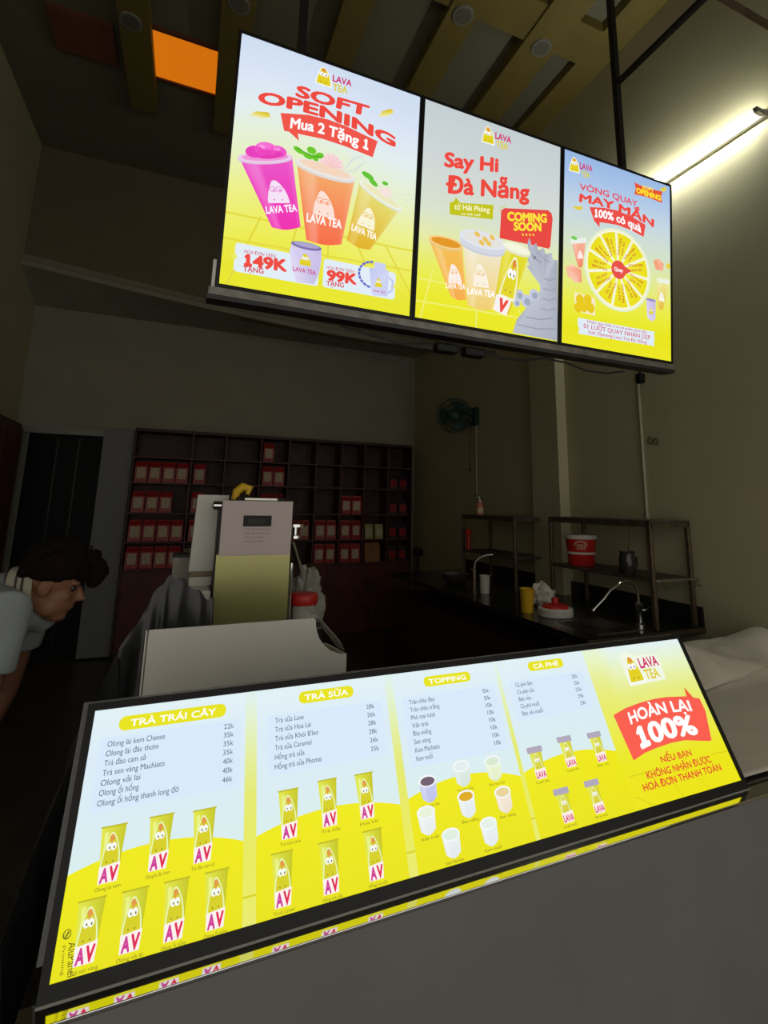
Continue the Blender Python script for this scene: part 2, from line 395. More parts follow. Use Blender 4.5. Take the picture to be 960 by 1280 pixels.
# doorway in the back wall, with a dark glazed door and a grey sliding leaf beside it
dr = MB(); dr.box((-1.86, YB+.02, 0), (-1.02, YB+.06, 2.6))
d1 = struct('door_1', dr, 'door')
df = MB(); df.box((-1.86, YB-.03, 0), (-1.80, YB, 2.54)).box((-1.86, YB-.05, 2.54), (-.68, YB, 2.62))
struct('trim_12', df, 'frame')
dl = MB()
for x in (-1.52, -1.30): dl.box((x, YB+.0, .1), (x+.02, YB+.02, 2.5))
o = dl.build('door_stile', 'gl', d1)
d2 = struct('door_2', MB().box((-1.005, 6.98, .02), (-.675, 7.02, 2.615), .004), 'doorleaf')
MB().box((-.99, 6.955, .95), (-.972, 6.98, 1.25), .004).build('door_handle', 'black', d2)

# ------------------------------------------------------------------ warm lit panel in the ceiling and unlit downlights
t = thing('ceiling_light', 'glowing orange panel set in the ceiling between two ochre battens', 'light', (-.38, 4.6, ZC+.12))
MB().box((-.65, 4.34, ZC+.095), (-.105, 4.9, ZC+.115)).build('panel', 'orangelight', t)
for a, b in (((-.65,4.32),(-.105,4.345)), ((-.65,4.895),(-.105,4.92))): MB().box((a[0], a[1], ZC+.08), (b[0], b[1], ZC+.12)).build('panel_frame', 'panelred', t)
for (x, y, z), lb in zip(((1.74,3.06,ZC),(2.52,3.04,ZC),(-.80,4.25,ZC),(.03,3.72,ZC)),
        ('unlit round downlight on the batten directly above the middle poster', 'unlit round downlight nearest to the right wall',
         'unlit round downlight left of the glowing orange panel', 'unlit round downlight just right of the glowing orange panel')):
    t = thing('downlight', lb, 'light', (x, y, z), 'downlights in the ceiling battens')
    MB().lathe([(.085,-.012),(.09,-.006),(.09,0),(.07,0)], (x, y, z), 28).build('ring', 'frame', t, True)
    MB().lathe([(.068,-.014),(.07,-.010)], (x, y, z), 28).build('lens', 'lens', t)

# ------------------------------------------------------------------ fluorescent tube on the right wall
t = thing('fluorescent_light', 'long lit white fluorescent tube mounted on the right wall', 'light', (3.18, 2.3, 4.26))
MB().box((3.165, 1.70, 4.235), (3.2, 2.94, 4.285), .004).build('batten', 'whiteplastic', t)
MB().tube([(3.115, 1.73, 4.26), (3.115, 2.91, 4.26)], .014, 14).build('tube', 'tube', t, True)
for y0, y1 in ((1.70, 1.73), (2.91, 2.94)): MB().box((3.095, y0, 4.242), (3.166, y1, 4.278), .003).build('end_cap', 'frame', t)

# ================================================================== COUNTER AND MENU
CT = .977
t = thing('counter', 'long grey counter with glossy black stone top in the foreground', 'counter', (1.5, 1.5, 0))
MB().box((-.172, 1.094, CT-.022), (3.19, 2.1, CT)).build('countertop', 'stone', t)
MB().box((-.172, 1.049, CT-.007), (3.19, 1.0938, CT), .0015).build('polished_nosing', 'mirror', t)
MB().box((-.168, 1.052, .02), (3.19, 2.08, CT-.0225)).box((-.168, 1.052, CT-.0225), (3.19, 1.0935, CT-.0075)).build('front_panel', 'laminate', t)

ux = Vector((1,0,0))
mv = Vector((0,-.461,-.8874)).normalized(); mn = Vector((0,-.8874,.461)).normalized()
MO = Vector((-.1365, 1.273, 1.333))
menu = thing('menu_light_box', 'long slanted backlit drinks menu board standing on the counter', 'menu board', (.69, 1.2, CT))
MW, MH = 1.651, .380
bd = .0135
def oriented(mb, o, u0, v0, u1, v1, n0, n1, vd, nn):
    return mb.obox(o+ux*u0+vd*v0+nn*n0, ux*(u1-u0), vd*(v1-v0), nn*(n1-n0))
cs = MB(); oriented(cs, MO, -bd, -bd, MW+bd, MH+.0025, -.034, -.0006, mv, mn); cs.build('casing', 'black', menu)
fm = MB()
for a in ((-bd,-bd,MW+bd,0),(-bd,MH,MW+bd,MH+.0212),(-bd,0,0,MH),(MW,0,MW+bd,MH)): oriented(fm, MO, *a, -.0006, .004, mv, mn)
fm.build('frame', 'black', menu)
ac = MB(); oriented(ac, MO, -.027, -.024, MW+.018, MH-.02, -.040, -.035, mv, mn); ac.build('acrylic_back', 'acrylic', menu)
lp = MB(); lp.obox(Vector((-.15, 1.0835, CT)), (MW+.03,0,0), (0,.003,0), (0,0,.0022)); lp.build('glass_lip', 'frame', menu)
for x in (.05, 1.33): MB().prism([(x,1.18,CT+.001),(x,1.36,CT+.001),(x,1.318,CT+.27)], (.02,0,0)).build('stand_foot', 'black', menu)

A = Art(MO, ux, mv, mn, (MW/165, MH/37.2))
topc = grad([(0,(224,240,244)),(.25,(218,234,246)),(.6,(216,236,238)),(1,(222,240,234))])
def menubg(u, v):
    c = topc(v)
    return tuple(c)
A.field(126, 37.2, menubg, 12, 8, 0)
rg = grad([(0,(226,242,244)),(.18,(232,243,190)),(.34,(230,236,130)),(.62,(234,234,70)),(.8,(236,230,14)),(1,(236,228,6))])
A.field(40, 37.2, lambda u, v: rg(min(1, max(0, v+(.10 if u < .2 else 0)*(1-v)))), 8, 12, 1, 125, 0)
HY = (238,233,0)
def hill(u0, u1, vl, vm, vr, vb=37.2):
    n = 16; pts = []
    for i in range(n):
        a, b = i/n, (i+1)/n
        f = lambda a: vl*(1-a)*(1-2*a)+vm*4*a*(1-a)+vr*a*(2*a-1)
        A.poly([(u0+(u1-u0)*a, f(a)),(u0+(u1-u0)*b, f(b)),(u0+(u1-u0)*b, vb),(u0+(u1-u0)*a, vb)], [HY, HY, (232,226,0), (232,226,0)], 2)
hill(0, 29.2, 24.5, 22.6, 25.3); hill(31.6, 62.2, 25.1, 23.1, 25.3); hill(63.9, 94, 24.8, 22.6, 25.2); hill(95, 125, 24.8, 22.7, 24.6)
sg = grad([(0,(220,240,240)),(.2,(226,240,190)),(.5,(226,232,110)),(.8,(232,234,90)),(1,(232,234,110))])
for u0, u1 in ((29.2,31.6),(62.2,64.2),(94,95.2)):
    A.field(u1-u0, 37.2, lambda u, v: sg(v), 1, 12, 3, u0, 0); A.rect(u0, 33.2, u1, 33.5, (214,210,20), 4)
GREY = (92,106,124); BROWN = (128,118,20)
def pill(u0, v0, u1, v1, t, w=.72):
    A.rrect(u0, v0, u1, v1, (v1-v0)/2-.02, (230,226,8), 5)
    c = (u0+u1)/2; ww = (u1-u0)*w
    A.label(t, c-ww/2, v1-(v1-v0)*.24, ww, (v1-v0)*.46, (252,252,240), 6, .022)
pill(4.6, 1.6, 25.1, 4.1, 'TRÀ TRÁI CÂY', .8); pill(40.9, 1.3, 54.0, 3.7, 'TRÀ SỮA', .8); pill(72.6, 1.5, 86.2, 3.8, 'TOPPING', .8); pill(104.8, 1.2, 117.0, 3.5, 'CÀ PHÊ', .72)
# pale list panels
for a in ((1.8,4.9,28.2,16.6),(34,5.2,60.6,16),(66,5.4,92.6,19.4),(97.4,5.2,122.6,14.2)): A.rect(*a, (214,232,250), 3)
def rows(u, up, v, dv, items, h, wch):
    for i, (t, p) in enumerate(items):
        A.label(t, u-.10*i*(.4), v+dv*i, len(t)*wch, h, GREY, 5, .006)
        A.label(p, up, v+dv*i-.1, 2.0, h*.95, GREY, 5, .004)
rows(3.1, 24.8, 6.5, 1.53, [('Olong lài kem Cheese','22k'),('Olong lài đác thơm','35k'),('Trà đào cam sả','35k'),('Trà sen vàng Machiato','35k'),('Olong vải lài','40k'),('Olong ổi hồng','40k'),('Olong ổi hồng thanh long đỏ','46k')], .92, .515)
rows(35.5, 56.8, 6.7, 1.66, [('Trà sữa Lava','28k'),('Trà sữa Hoa Lài','26k'),("Trà sữa Khói B'lao",'28k'),('Trà sữa Caramel','28k'),('Hồng trà sữa','26k'),('Hồng trà sữa Phomai','35k')], .92, .53)
rows(67.8, 88.8, 7.0, 1.62, [('Trân châu đen','5k'),('Trân châu trắng','5k'),('Phô mai tươi','10k'),('Vải trái','10k'),('Đào miếng','10k'),('Sen vàng','10k'),('Kem Machiato','10k'),('Kem muối','10k')], .92, .53)
rows(99.2, 118.4, 6.7, 1.64, [('Cà phê đen','20k'),('Cà phê sữa','25k'),('Bạc xỉu','25k'),('Cà phê muối','29k'),('Bạc xỉu muối','29k')], .92, .55)
def av_cup(u, v, cap, onhill, w=3.6, h=7.6):
    """printed yellow cup with its pink and red letters; u, v is the middle of its foot"""
    body = (214,218,20) if not onhill else (206,206,14)
    A.poly([(u-w*.56,v-h),(u+w*.56,v-h),(u+w*.40,v),(u-w*.40,v)], [(226,230,70),(196,196,10),(196,196,10),(226,232,90)], 6)
    A.rect(u-w*.60, v-h-.18, u+w*.60, v-h+.06, (190,186,20), 7)
    A.poly([(u-w*.40,v-h*.9),(u-w*.22,v-h*.92),(u-w*.2,v-h*.3),(u-w*.32,v-h*.3)], (232,240,130), 7)
    A.mark((u-w*.36,v-h*.28),(u+w*.36,v-h*.28),(u-.1,v-h*.86), (214,206,24), 8, eyes=(244,250,240), line=(230,246,180), drop=(226,150,70), dots=(120,110,30))
    A.poly([(u-w*.44,v-h*.29),(u+w*.46,v-h*.33),(u+w*.40,v+.05),(u-w*.42,v+.05)], (250,240,236), 13)
    A.label('A', u-w*.36, v-.15, w*.36, h*.23, (206,60,150), 14, .05); A.label('V', u+w*.02, v-.2, w*.38, h*.235, (222,40,84), 14, .05)
    if cap: A.label(cap, u-w*.5, v+.95, w*1.1, .5, BROWN, 6)
for (u, v), c in zip(((6.3,26.6),(14.2,26.5),(21.8,26.9)), ('Olong lài kem','Olong lài đác thơm','Trà đào cam sả')): av_cup(u, v, c, False)
for (u, v), c in zip(((4.4,36.0),(11.0,36.1),(17.7,36.2),(24.5,36.3)), ('Trà sen vàng','Olong vải lài','Olong ổi hồng','Olong ổi hồng')): av_cup(u, v, c, True)
for (u, v), c in zip(((38.0,26.5),(46.3,26.1),(54.5,26.3)), ('Trà sữa Lava','Trà sữa','Hoa Lài')): av_cup(u, v, c, False)
for (u, v), c in zip(((36.5,36.0),(45.8,36.1),(55.2,36.0)), ('Trà sữa Caramel','Hồng trà sữa','Hồng trà sữa')): av_cup(u, v, c, True)
def topping(u, v, top, body, cap, w=4.3, h=3.7):
    A.cup((u-w*.5,v-h),(u+w*.5,v-h),(u+w*.42,v-.7),(u-w*.42,v-.7), body, tuple(c*.97 for c in body), 6)
    A.disc((u, v-h), w*.52, (242,246,248), 7, 20, w*.26); A.disc((u, v-h+.05), w*.42, top, 8, 18, w*.19)
    A.label(cap, u-w*.5, v+.9, w, .5, BROWN, 6)
W8 = (232,240,240)
for u, v, tp, bd_, cp in ((69.4,26.0,(110,90,110),(196,200,240),'Trân châu đen'),(78.5,24.6,(226,236,236),(220,234,226),'Trân châu trắng'),(87.1,24.9,(214,232,206),(232,244,206),'Phô mai tươi'),
        (67.9,31.3,(230,240,216),(236,242,240),'Vải trái'),(78.3,30.2,(222,170,20),W8,'Đào miếng'),(88.0,31.0,(230,210,150),(244,230,210),'Sen vàng'),(72.9,36.0,(220,238,220),W8,'Kem Machiato'),(82.6,35.8,(226,240,230),W8,'Kem muối')):
    topping(u, v, tp, bd_, cp)
for (u, v), c in zip(((99.8,26.6),(109.6,25.7),(119.5,26.1),(104.2,35.7),(113.9,35.6)), ('Cà phê đen','Cà phê sữa','Bạc xỉu','Cà phê muối','Bạc xỉu muối')):
    w, h = 3.5, 6.0
    A.poly([(u-w*.52,v-h+.6),(u+w*.52,v-h+.6),(u+w*.4,v),(u-w*.4,v)], [(228,230,80),(206,206,20),(206,206,20),(230,234,110)], 6)
    A.rrect(u-w*.66, v-h-.5, u+w*.66, v-h+.75, .2, (176,166,186), 7)
    A.mark((u-w*.3,v-h*.3),(u+w*.3,v-h*.3),(u-.05,v-h*.82), (216,210,60), 8, eyes=(246,250,240), line=(236,246,200), dots=(130,110,60))
    A.poly([(u-w*.48,v-h*.30),(u+w*.5,v-h*.34),(u+w*.42,v+.05),(u-w*.42,v+.05)], (250,238,232), 13)
    A.label('LAVA', u-w*.4, v-.2, w*.84, h*.2, (216,40,110), 14, .03)
    A.label(c, u-w*.55, v+.85, w*1.1, .5, BROWN, 6)
# right hand block
A.poly([(137.8,2.6),(141.0,1.6),(145,3.2),(153.6,3.4),(153.0,10.4),(138.2,10.8)], (240,246,228), 3)
brand(A, (139.0,9.9),(144.3,9.7),(141.6,3.2), (144.7,6.6),(152.6,6.5),(144.8,4.0), (145.3,9.7),(151.2,9.6),(145.3,7.2), 4)
rb = [(128.3,16.8),(133.5,15.7),(139.3,15.1),(145,14.8),(150.3,14.9),(157.9,15.6)]
lo = [(129.7,27.4),(134.4,26.4),(139.4,25.9),(145,25.6),(150.3,25.7),(159.7,27.2)]
rb = rb+[(163.1,16.8)]; lo = lo+[(160.6,27.0)]
for i in range(6): A.poly([rb[i], rb[i+1], lo[i+1], lo[i]], (250,92,76), 5)
A.poly([(163.0,16.7),(163.2,20.0),(160.5,27.0),(159.0,20)], (250,92,76), 5)
A.poly([(158.1,15.8),(158.7,13.2),(160.8,16.4)], (246,92,60), 5)
A.text('HOÀN LẠI', (133.2,19.6), (158.0,19.4), (133.4,17.0), (255,252,250), 7, .03, (145,18.6))
A.text('100%', (133.7,25.3), (156.8,25.0), (133.7,20.9), (255,252,250), 7, .042, (145,24.4))
TX = (226,74,48)
A.label('NẾU BẠN', 139, 29.3, 11.8, 1.35, TX, 5, .02); A.label('KHÔNG NHẬN ĐƯỢC', 132.2, 31.8, 24.8, 1.45, TX, 5, .02); A.label('HOÁ ĐƠN THANH TOÁN', 129.6, 34.0, 29.9, 1.45, TX, 5, .02)
for p in (((126,30.5),(138,30.2)),((140,33.0),(142,37)),((150,34.6),(152.4,37.0)),((158,30),(164.8,30.4)),((126,34.5),(131,37))): A.line(list(p), .22, (214,206,20), 3)
# printer's mark up the left edge
A.disc((1.35,31.9), .62, (120,116,10), 3, 18); A.disc((1.38,31.85), .46, (222,220,6), 4, 18); A.line([(1.2,32.2),(1.6,31.6)], .22, (90,86,10), 5)
A.text('AluPanel', (1.75,33.0), (2.35,37.0), (2.85,33.0-.0), (104,100,14), 3, .004)
A.text('Printing', (.95,33.2), (1.4,36.6), (1.4,33.2), (128,124,14), 3)
A.build('menu_print', 'print', menu)

# ================================================================== HANGING POSTERS
tv = Vector((0,.0857,-.9963)).normalized(); tn = Vector((0,-.9963,-.0857)).normalized()
TO = Vector((0, 1.390, 3.147)); PW = (.592, .588, .580); PX0 = (.0265, .638, 1.2455); PHH = .7835
hang = thing('hanging_frame', 'black steel hanging frame with rods and bottom rail holding three posters', 'frame', (.9, 1.45, 2.36))
rl = MB(); oriented(rl, TO, .0, PHH+.012, 1.842, PHH+.034, -.055, .004, tv, tn); rl.build('rail', 'railmetal', hang)
rl = MB(); oriented(rl, TO, -.004, PHH+.034, 1.845, PHH+.047, -.06, .002, tv, tn); rl.build('rail_underside', 'blackmetal', hang)
for x in (.212, 1.602):
    MB().box((x-.0125, 1.425, 3.145), (x+.0125, 1.450, ZC+.12)).build('rod', 'blackmetal', hang)
MB().box((1.592, .99, 3.614), (1.612, 1.43, 3.634)).build('brace', 'blackmetal', hang)
MB().box((XL, .975, 3.612), (XR, .99, 3.635)).build('cross_bar', 'rack', hang)
oo = MB(); oriented(oo, TO, .006, PHH-.07, .015, PHH+.012, -.02, -.003, tv, tn); oo.build('bracket', 'whiteplastic', hang)
def poster_box(i, label):
    x0, w = PX0[i], PW[i]
    t = thing('light_box_poster', label, 'poster', (x0+w/2, 1.46, 2.36), 'hanging backlit posters')
    o = TO+ux*x0; e = .009
    c = MB(); oriented(c, o, -e, -e, w+e, PHH+.011, -.042, -.0006, tv, tn); c.build('casing', 'black', t)
    f = MB()
    for a in ((-e,-e,w+e,0),(-e,PHH,w+e,PHH+.011),(-e,0,0,PHH),(w,0,w+e,PHH)): oriented(f, o, *a, -.0006, .003, tv, tn)
    f.build('bezel', 'black', t)
    return t, Art(o, ux, tv, tn, (w/60, PHH/80))

# --- poster one
t, A = poster_box(0, 'left hanging backlit poster with pink, orange and yellow drinks, SOFT OPENING')
g = grad([(0,(206,220,240)),(.14,(216,228,246)),(.30,(226,238,238)),(.48,(230,240,196)),(.62,(236,240,140)),(.8,(236,236,86)),(.92,(230,228,40)),(1,(232,230,30))])
A.field(60, 80, lambda u, v: g(v+.05*math.sin(u*5)*(1-abs(v-.5))), 12, 24, 0)
for p in (((0,58),(60,57)),((0,66),(60,64)),((10,57),(2,80)),((21,57),(19,67)),((40,58),(44,66)),((50,57),(60,72)),((31,60),(31,66))): A.line(list(p), .6, (226,216,60), 1)
brand(A, (23.6,7.7),(28.2,7.7),(25.6,1.9), (28.7,5.4),(35.2,5.1),(28.7,3.2), (29.0,8.7),(34.0,8.1),(28.9,6.3))
A.text('SOFT', (17.2,14.7), (41.6,13.6), (17.5,11.0), RED, 3, .042, (29.1,14.2))
A.text('OPENING', (6.2,21.0), (51.8,21.6), (6.2,17.3), RED, 3, .042, (28.5,18.9))
tp = [(13.2,22.0),(21.6,19.8),(28,19.2),(34,19.5),(45.3,21.4)]; bt = [(14.7,27.5),(20.5,27.0),(27,26.4),(34,26.6),(43.9,27.6)]
for i in range(4): A.poly([tp[i], tp[i+1], bt[i+1], bt[i]], (240,84,72), 4)
A.poly([(16.0,27.2),(18.9,27.0),(19.5,29.4)], (240,84,72), 4)
A.text('Mua 2 Tặng 1', (16.4,26.0), (42.2,25.6), (16.5,22.6), (255,252,252), 6, .03, (28.8,24.6))
for c, a in (((7.2,24.6),-.25),((47.6,10.4),-.6)): A.poly([(c[0]+x*math.cos(a)-y*math.sin(a), c[1]+x*math.sin(a)+y*math.cos(a)) for x, y in ((-3.4,.4),(-1,-1.0),(2.8,-.9),(3.2,.5),(.4,1.1))], [(240,236,180),(226,200,40),(214,180,20),(232,214,80),(240,236,160)], 2)
MG = (240,50,190)
# pink drink
A.cup((2.4,40.2),(17.8,35.6),(22.0,57.4),(13.4,59.6), (236,84,200), (238,40,176), 4)
A.rim((1.8,40.4),(18.0,35.2), 1.7, (236,206,236), 5, (240,150,214))
for c, rr, ry, q, cl_ in (((6.6,37.0),2.8,1.9,-.4,(232,60,190)),((13.4,34.9),2.7,1.9,-.2,(240,84,200)),((9.8,35.2),3.4,2.3,-.3,(246,110,212)),((10.6,36.6),4.6,1.5,-.33,(228,54,182)),((8.4,34.8),1.2,.6,-.3,(252,160,228)),((13.0,34.2),1.1,.6,-.2,(250,150,224))): A.disc(c, rr, cl_, 6, 16, ry, q)
A.mark((11.8,52.2),(18.2,50.6),(12.9,44.5), (244,226,246), 6, eyes=(236,150,220), dots=(220,90,190))
A.text('LAVA TEA', (11.5,55.7),(20.6,52.6),(11.0,53.6), (252,240,252), 6, .035)
# orange drink
A.cup((19.4,37.2),(38.2,37.6),(35.2,60.2),(24.0,61.2), (244,170,104), (246,104,70), 7)
A.rim((18.5,36.2),(38.6,37.0), 2.2, (234,230,226), 8, (244,214,190), .3)
A.mark((25.5,52.2),(32.5,52.4),(28.0,44.0), (252,226,214), 10, eyes=(246,170,130), dots=(240,120,86))
A.text('LAVA TEA', (23.6,55.2),(34.9,54.9),(23.6,52.5), (255,244,240), 10, .035)
for c, r, ry, a in (((19.6,32.6),1.8,.9,.4),((23.6,31.4),1.5,1.2,0),((26.2,32.4),1.5,1.0,-.4),((22.6,33.6),1.7,1.0,.2),((24.8,33.6),1.3,.9,.6)): A.disc(c, r, (106,200,40), 10, 14, ry, a)
A.line([(19,32),(24,33.4),(27,32.6)], .3, (70,160,30), 11)
for k in range(7):
    a = -PI*.95+PI*.9*k/6; A.poly([(30.4,35.2),(30.4+3.4*math.cos(a-.2),34.6+3.6*math.sin(a-.2)),(30.4+4.6*math.cos(a),34.6+4.6*math.sin(a)),(30.4+3.4*math.cos(a+.2),34.6+3.6*math.sin(a+.2))], [(250,190,200),(250,216,220),(248,232,226),(244,200,206)], 9)
for q in (0, 1): A.line([(34.6,34.8),(37.4,30.4-q),(40.2,28.6),(41.0,30.6),(38,33.6+q),(35.4,35.2)], .3, (214,222,222), 11)
# yellow drink
A.cup((40.0,37.2),(54.8,42.8),(45.0,59.8),(36.9,58.4), (228,222,120), (226,176,30), 6)
A.rim((39.7,37.2),(55.6,43.6), 1.7, (236,240,224), 8, (236,232,190), .2)
A.mark((39.9,52.1),(45.8,53.2),(43.9,45.6), (250,244,214), 9, eyes=(236,206,110), dots=(216,170,50))
A.text('LAVA TEA', (38.1,54.6),(46.8,56.2),(38.3,52.4), (255,250,236), 9, .035)
for c, r, ry, a in (((42.6,34.6),2.2,1.0,.35),((44.6,36.4),1.9,.9,.6),((48.8,35.6),1.1,.7,0)): A.disc(c, r, (96,196,50), 9, 14, ry, a)
A.disc((49.2,38.6), 2.2, (246,226,220), 9, 14, 1.6); A.line([(50,39.6),(56,37.4),(59.4,36.6)], .25, (222,226,214), 10); A.line([(50,40.2),(57,39.6),(59.4,38.4)], .25, (222,226,214), 10)
# two coupons with the tumblers
for a in ((3.5,66.6,28.6,75.5),(30.0,66.0,54.4,75.3)): A.rrect(*a, 1.0, (224,236,246), 5)
for c in ((3.3,71),(54.6,70.6)): A.disc(c, .9, (234,232,90), 6)
A.text('HÓA ĐƠN TRÊN', (6.1,69.4),(15.2,69.1),(6.1,68.3), (210,80,110), 7, .01)
A.text('149K', (6.3,73.2),(18.9,72.5),(6.1,69.8), RED, 7, .05); A.text('TẶNG', (6.2,75.0),(12.1,74.6),(6.1,73.5), (214,74,90), 7, .025)
A.text('HÓA ĐƠN TRÊN', (30.9,69.2),(39.9,68.9),(30.9,68.2), (210,80,110), 7, .01)
A.text('99K', (31.1,72.8),(41.1,72.4),(31.1,69.6), RED, 7, .05); A.text('TẶNG', (31.2,74.7),(36.9,74.3),(31.2,73.2), (214,74,90), 7, .025)
A.poly([(19.6,63.2),(28.8,63.2),(29.2,66),(28.8,71),(27.4,75.0),(22.0,75.4),(20.0,71),(19.2,66)], [(214,206,240),(190,180,222),(200,190,232),(206,198,238),(196,190,226),(220,212,244),(226,220,246),(224,218,244)], 8)
A.disc((24.2,63.2), 4.8, (120,110,170), 9, 20, 1.2); A.disc((24.2,62.9), 4.0, (170,164,206), 10, 20, .8)
A.mark((22.4,69.6),(26.0,69.6),(24.0,65.8), YEL, 10, dots=(120,100,30)); A.text('LAVA TEA', (20.6,72.0),(27.8,72.0),(20.6,70.6), (206,90,150), 10, .03)
for k in range(10):
    a0 = PI*.55+PI*.95*k/10; a1 = PI*.55+PI*.95*(k+.85)/10
    A.line([(46.4+4.8*math.cos(a0), 68.2+4.4*math.sin(a0)), (46.4+4.8*math.cos(a1), 68.2+4.4*math.sin(a1))], .75, (96,104,200), 8)
A.poly([(45.0,66.0),(51.8,65.6),(51.8,74.6),(46.4,75.1)], [(190,196,238),(206,210,244),(196,204,240),(210,214,246)], 9); A.rrect(46.6,63.6,50.6,66.4,.5,(200,206,240),9); A.line([(51.8,68),(53.4,69),(53.2,72.4),(51.8,73.4)], .6, (190,196,236), 9)
A.mark((47.2,72),(49.6,72),(48.4,69), YEL, 10); A.label('LAVA TEA', 46.7, 73.8, 4.2, .8, (206,90,150), 10, .02)
A.build('poster_print', 'print', t)

# --- poster two
t, A = poster_box(1, 'middle hanging backlit poster reading Say Hi with three iced drinks and a stone dragon')
g = grad([(0,(196,206,210)),(.3,(208,216,214)),(.5,(216,226,204)),(.62,(228,234,170)),(.76,(232,236,90)),(.9,(234,232,30)),(1,(234,230,16))])
A.field(60, 80, lambda u, v: g(v), 6, 24, 0)
for p in (((0,66),(60,66)),((0,74),(60,73)),((6,62),(2,80)),((24,68),(24,80)),((42,70),(46,80))): A.line(list(p), .5, (238,238,120), 1)
brand(A, (24.0,8.6),(28.8,8.4),(26.2,2.3), (29.4,5.8),(36.6,5.6),(29.4,3.3), (30.0,9.1),(35.3,8.6),(29.9,6.6))
A.text('Say Hi', (8.5,23.0),(31.3,18.6),(8.5,17.8), RED, 3, .04); A.text('Đà Nẵng', (9.6,32.6),(45.6,25.9),(9.6,26.6), RED, 3, .038)
A.poly([(11.4,36.0),(13.0,35.2),(13.8,33.4),(15.6,35.0),(29.6,32.2),(29.5,37.9),(11.6,40.4)], (196,196,20), 3)
A.text('từ Hải Phòng', (13.3,38.0),(28.0,35.5),(13.3,36.0), (248,246,200), 4, .02); A.text('ra tới nơi', (16.3,39.4),(24.1,38.0),(16.3,38.3), (248,246,200), 4, .01)
A.poly([(33.0,33.6),(34.4,32.2),(54.4,28.0),(56.2,28.8),(56.8,31.0),(55.9,42.6),(55.2,43.6),(32.7,44.4)], (232,70,64), 3)
A.text('COMING', (35.8,36.7),(54.1,33.1),(35.6,33.5), (250,226,60), 5, .05); A.text('SOON', (38.7,39.9),(51.5,37.2),(38.6,36.8), (250,226,60), 5, .05)
for k in range(4): A.disc((43.0+1.6*k,40.7-.35*k), .45, (250,226,60), 5, 8)
A.line([(32.4,34.2),(33.0,32.4),(35,31.2)], .3, (200,206,80), 4)
# dragon statue
DG = [(44.4,49.2),(44.2,47.2),(45.6,45.6),(45.2,43.6),(45.9,41.2),(47.2,44.4),(49.2,42.6),(50.2,45.4),(52.8,43.8),(53.6,46.2),(56.6,45.0),(57.2,47.6),(59.6,47.4),(59.7,52),(60,79.6),(39.6,79.4),(41.2,74.2),(45.0,71.0),(50.4,68.2),(51.6,61),(50.8,56.4),(49.2,54.0),(46.6,54.4),(45.0,52.6),(47.6,51.6),(47.4,50.2)]
cx, cy = 52.5, 60
for i in range(len(DG)):
    a, b = DG[i], DG[(i+1) % len(DG)]
    sh = lambda p: tuple(v+14*math.sin(p[0]*1.9+p[1]*1.3) for v in (176,182,196))
    A.poly([a, b, (cx, cy)], [sh(a), sh(b), (186,190,204)], 6)
for p, q in (((44.9,72.5),(58,71)),((42,76),(59,75)),((53,56),(58.6,55)),((53,60),(59,59)),((52.6,64),(59,63)),((52,68),(59,67)),((47,47),(52,50)),((50,46),(56,49))): A.line([p, ((p[0]+q[0])/2, (p[1]+q[1])/2+.8), q], .45, (150,156,176), 7)
for c, r in (((42,64.6),2.2),((45.4,66.4),2.6),((48.8,63.4),2.4),((41,67.8),1.6)): A.disc(c, r, (196,202,222), 6, 14); A.disc((c[0]+.3,c[1]+.2), r*.55, (160,168,190), 7, 12)
A.disc((48.6,48.6), .7, (120,126,150), 8, 10)
# drinks
A.cup((4.4,52.4),(17.2,51.8),(19.6,70.2),(13.4,70.2), (244,190,80), (246,170,70), 4)
A.rim((3.7,51.0),(17.6,51.2), 2.1, (246,206,130), 5, (226,150,30))
A.mark((12.2,65.6),(17.5,64.8),(13.6,58.4), (252,238,228), 6, eyes=(246,210,160), dots=(230,170,90)); A.text('LAVA TEA', (11.4,67.6),(19.0,66.7),(11.3,65.7), (255,250,246), 6, .03)
A.cup((17.6,50.6),(35.0,49.8),(30.4,72.2),(20.0,72.2), (240,232,204), (240,204,110), 7)
A.rim((15.8,48.4),(35.4,48.6), 3.0, (216,220,234), 9); A.rim((15.8,46.6),(35.6,47.0), 3.2, (224,228,238), 10, (228,226,222))
for c in ((23,45.2),(26.4,46.4),(29.4,45.0),(25.0,48.0),(28,47.6)): A.disc(c, 1.3, (236,196,90), 11.5, 10, .9, .5)
A.mark((22.1,64.9),(28.7,64.5),(24.3,56.0), (250,240,222), 10, eyes=(240,214,160), dots=(214,180,110)); A.text('LAVA TEA', (19.8,68.2),(31.4,67.4),(19.8,66.0), (255,252,246), 10, .035)
A.cup((34.4,46.6),(46.4,47.2),(37.8,72.6),(30.8,71.6), (226,222,40), (222,196,20), 8)
A.rim((33.8,46.2),(46.8,47.4), 2.0, (238,240,206), 10, (244,246,222))
A.mark((33.6,65.6),(39.2,66.8),(39.8,51.2), (226,214,30), 10, line=(246,248,220), drop=(226,140,60), dots=(110,100,60))
A.poly([(32.0,66.0),(38.4,67.8),(36.4,73.6),(30.6,72.2)], (250,240,240), 15); A.text('V', (32.2,71.8),(36.0,72.6),(33.4,67.4), RED, 16, .07)
A.build('poster_print', 'print', t)

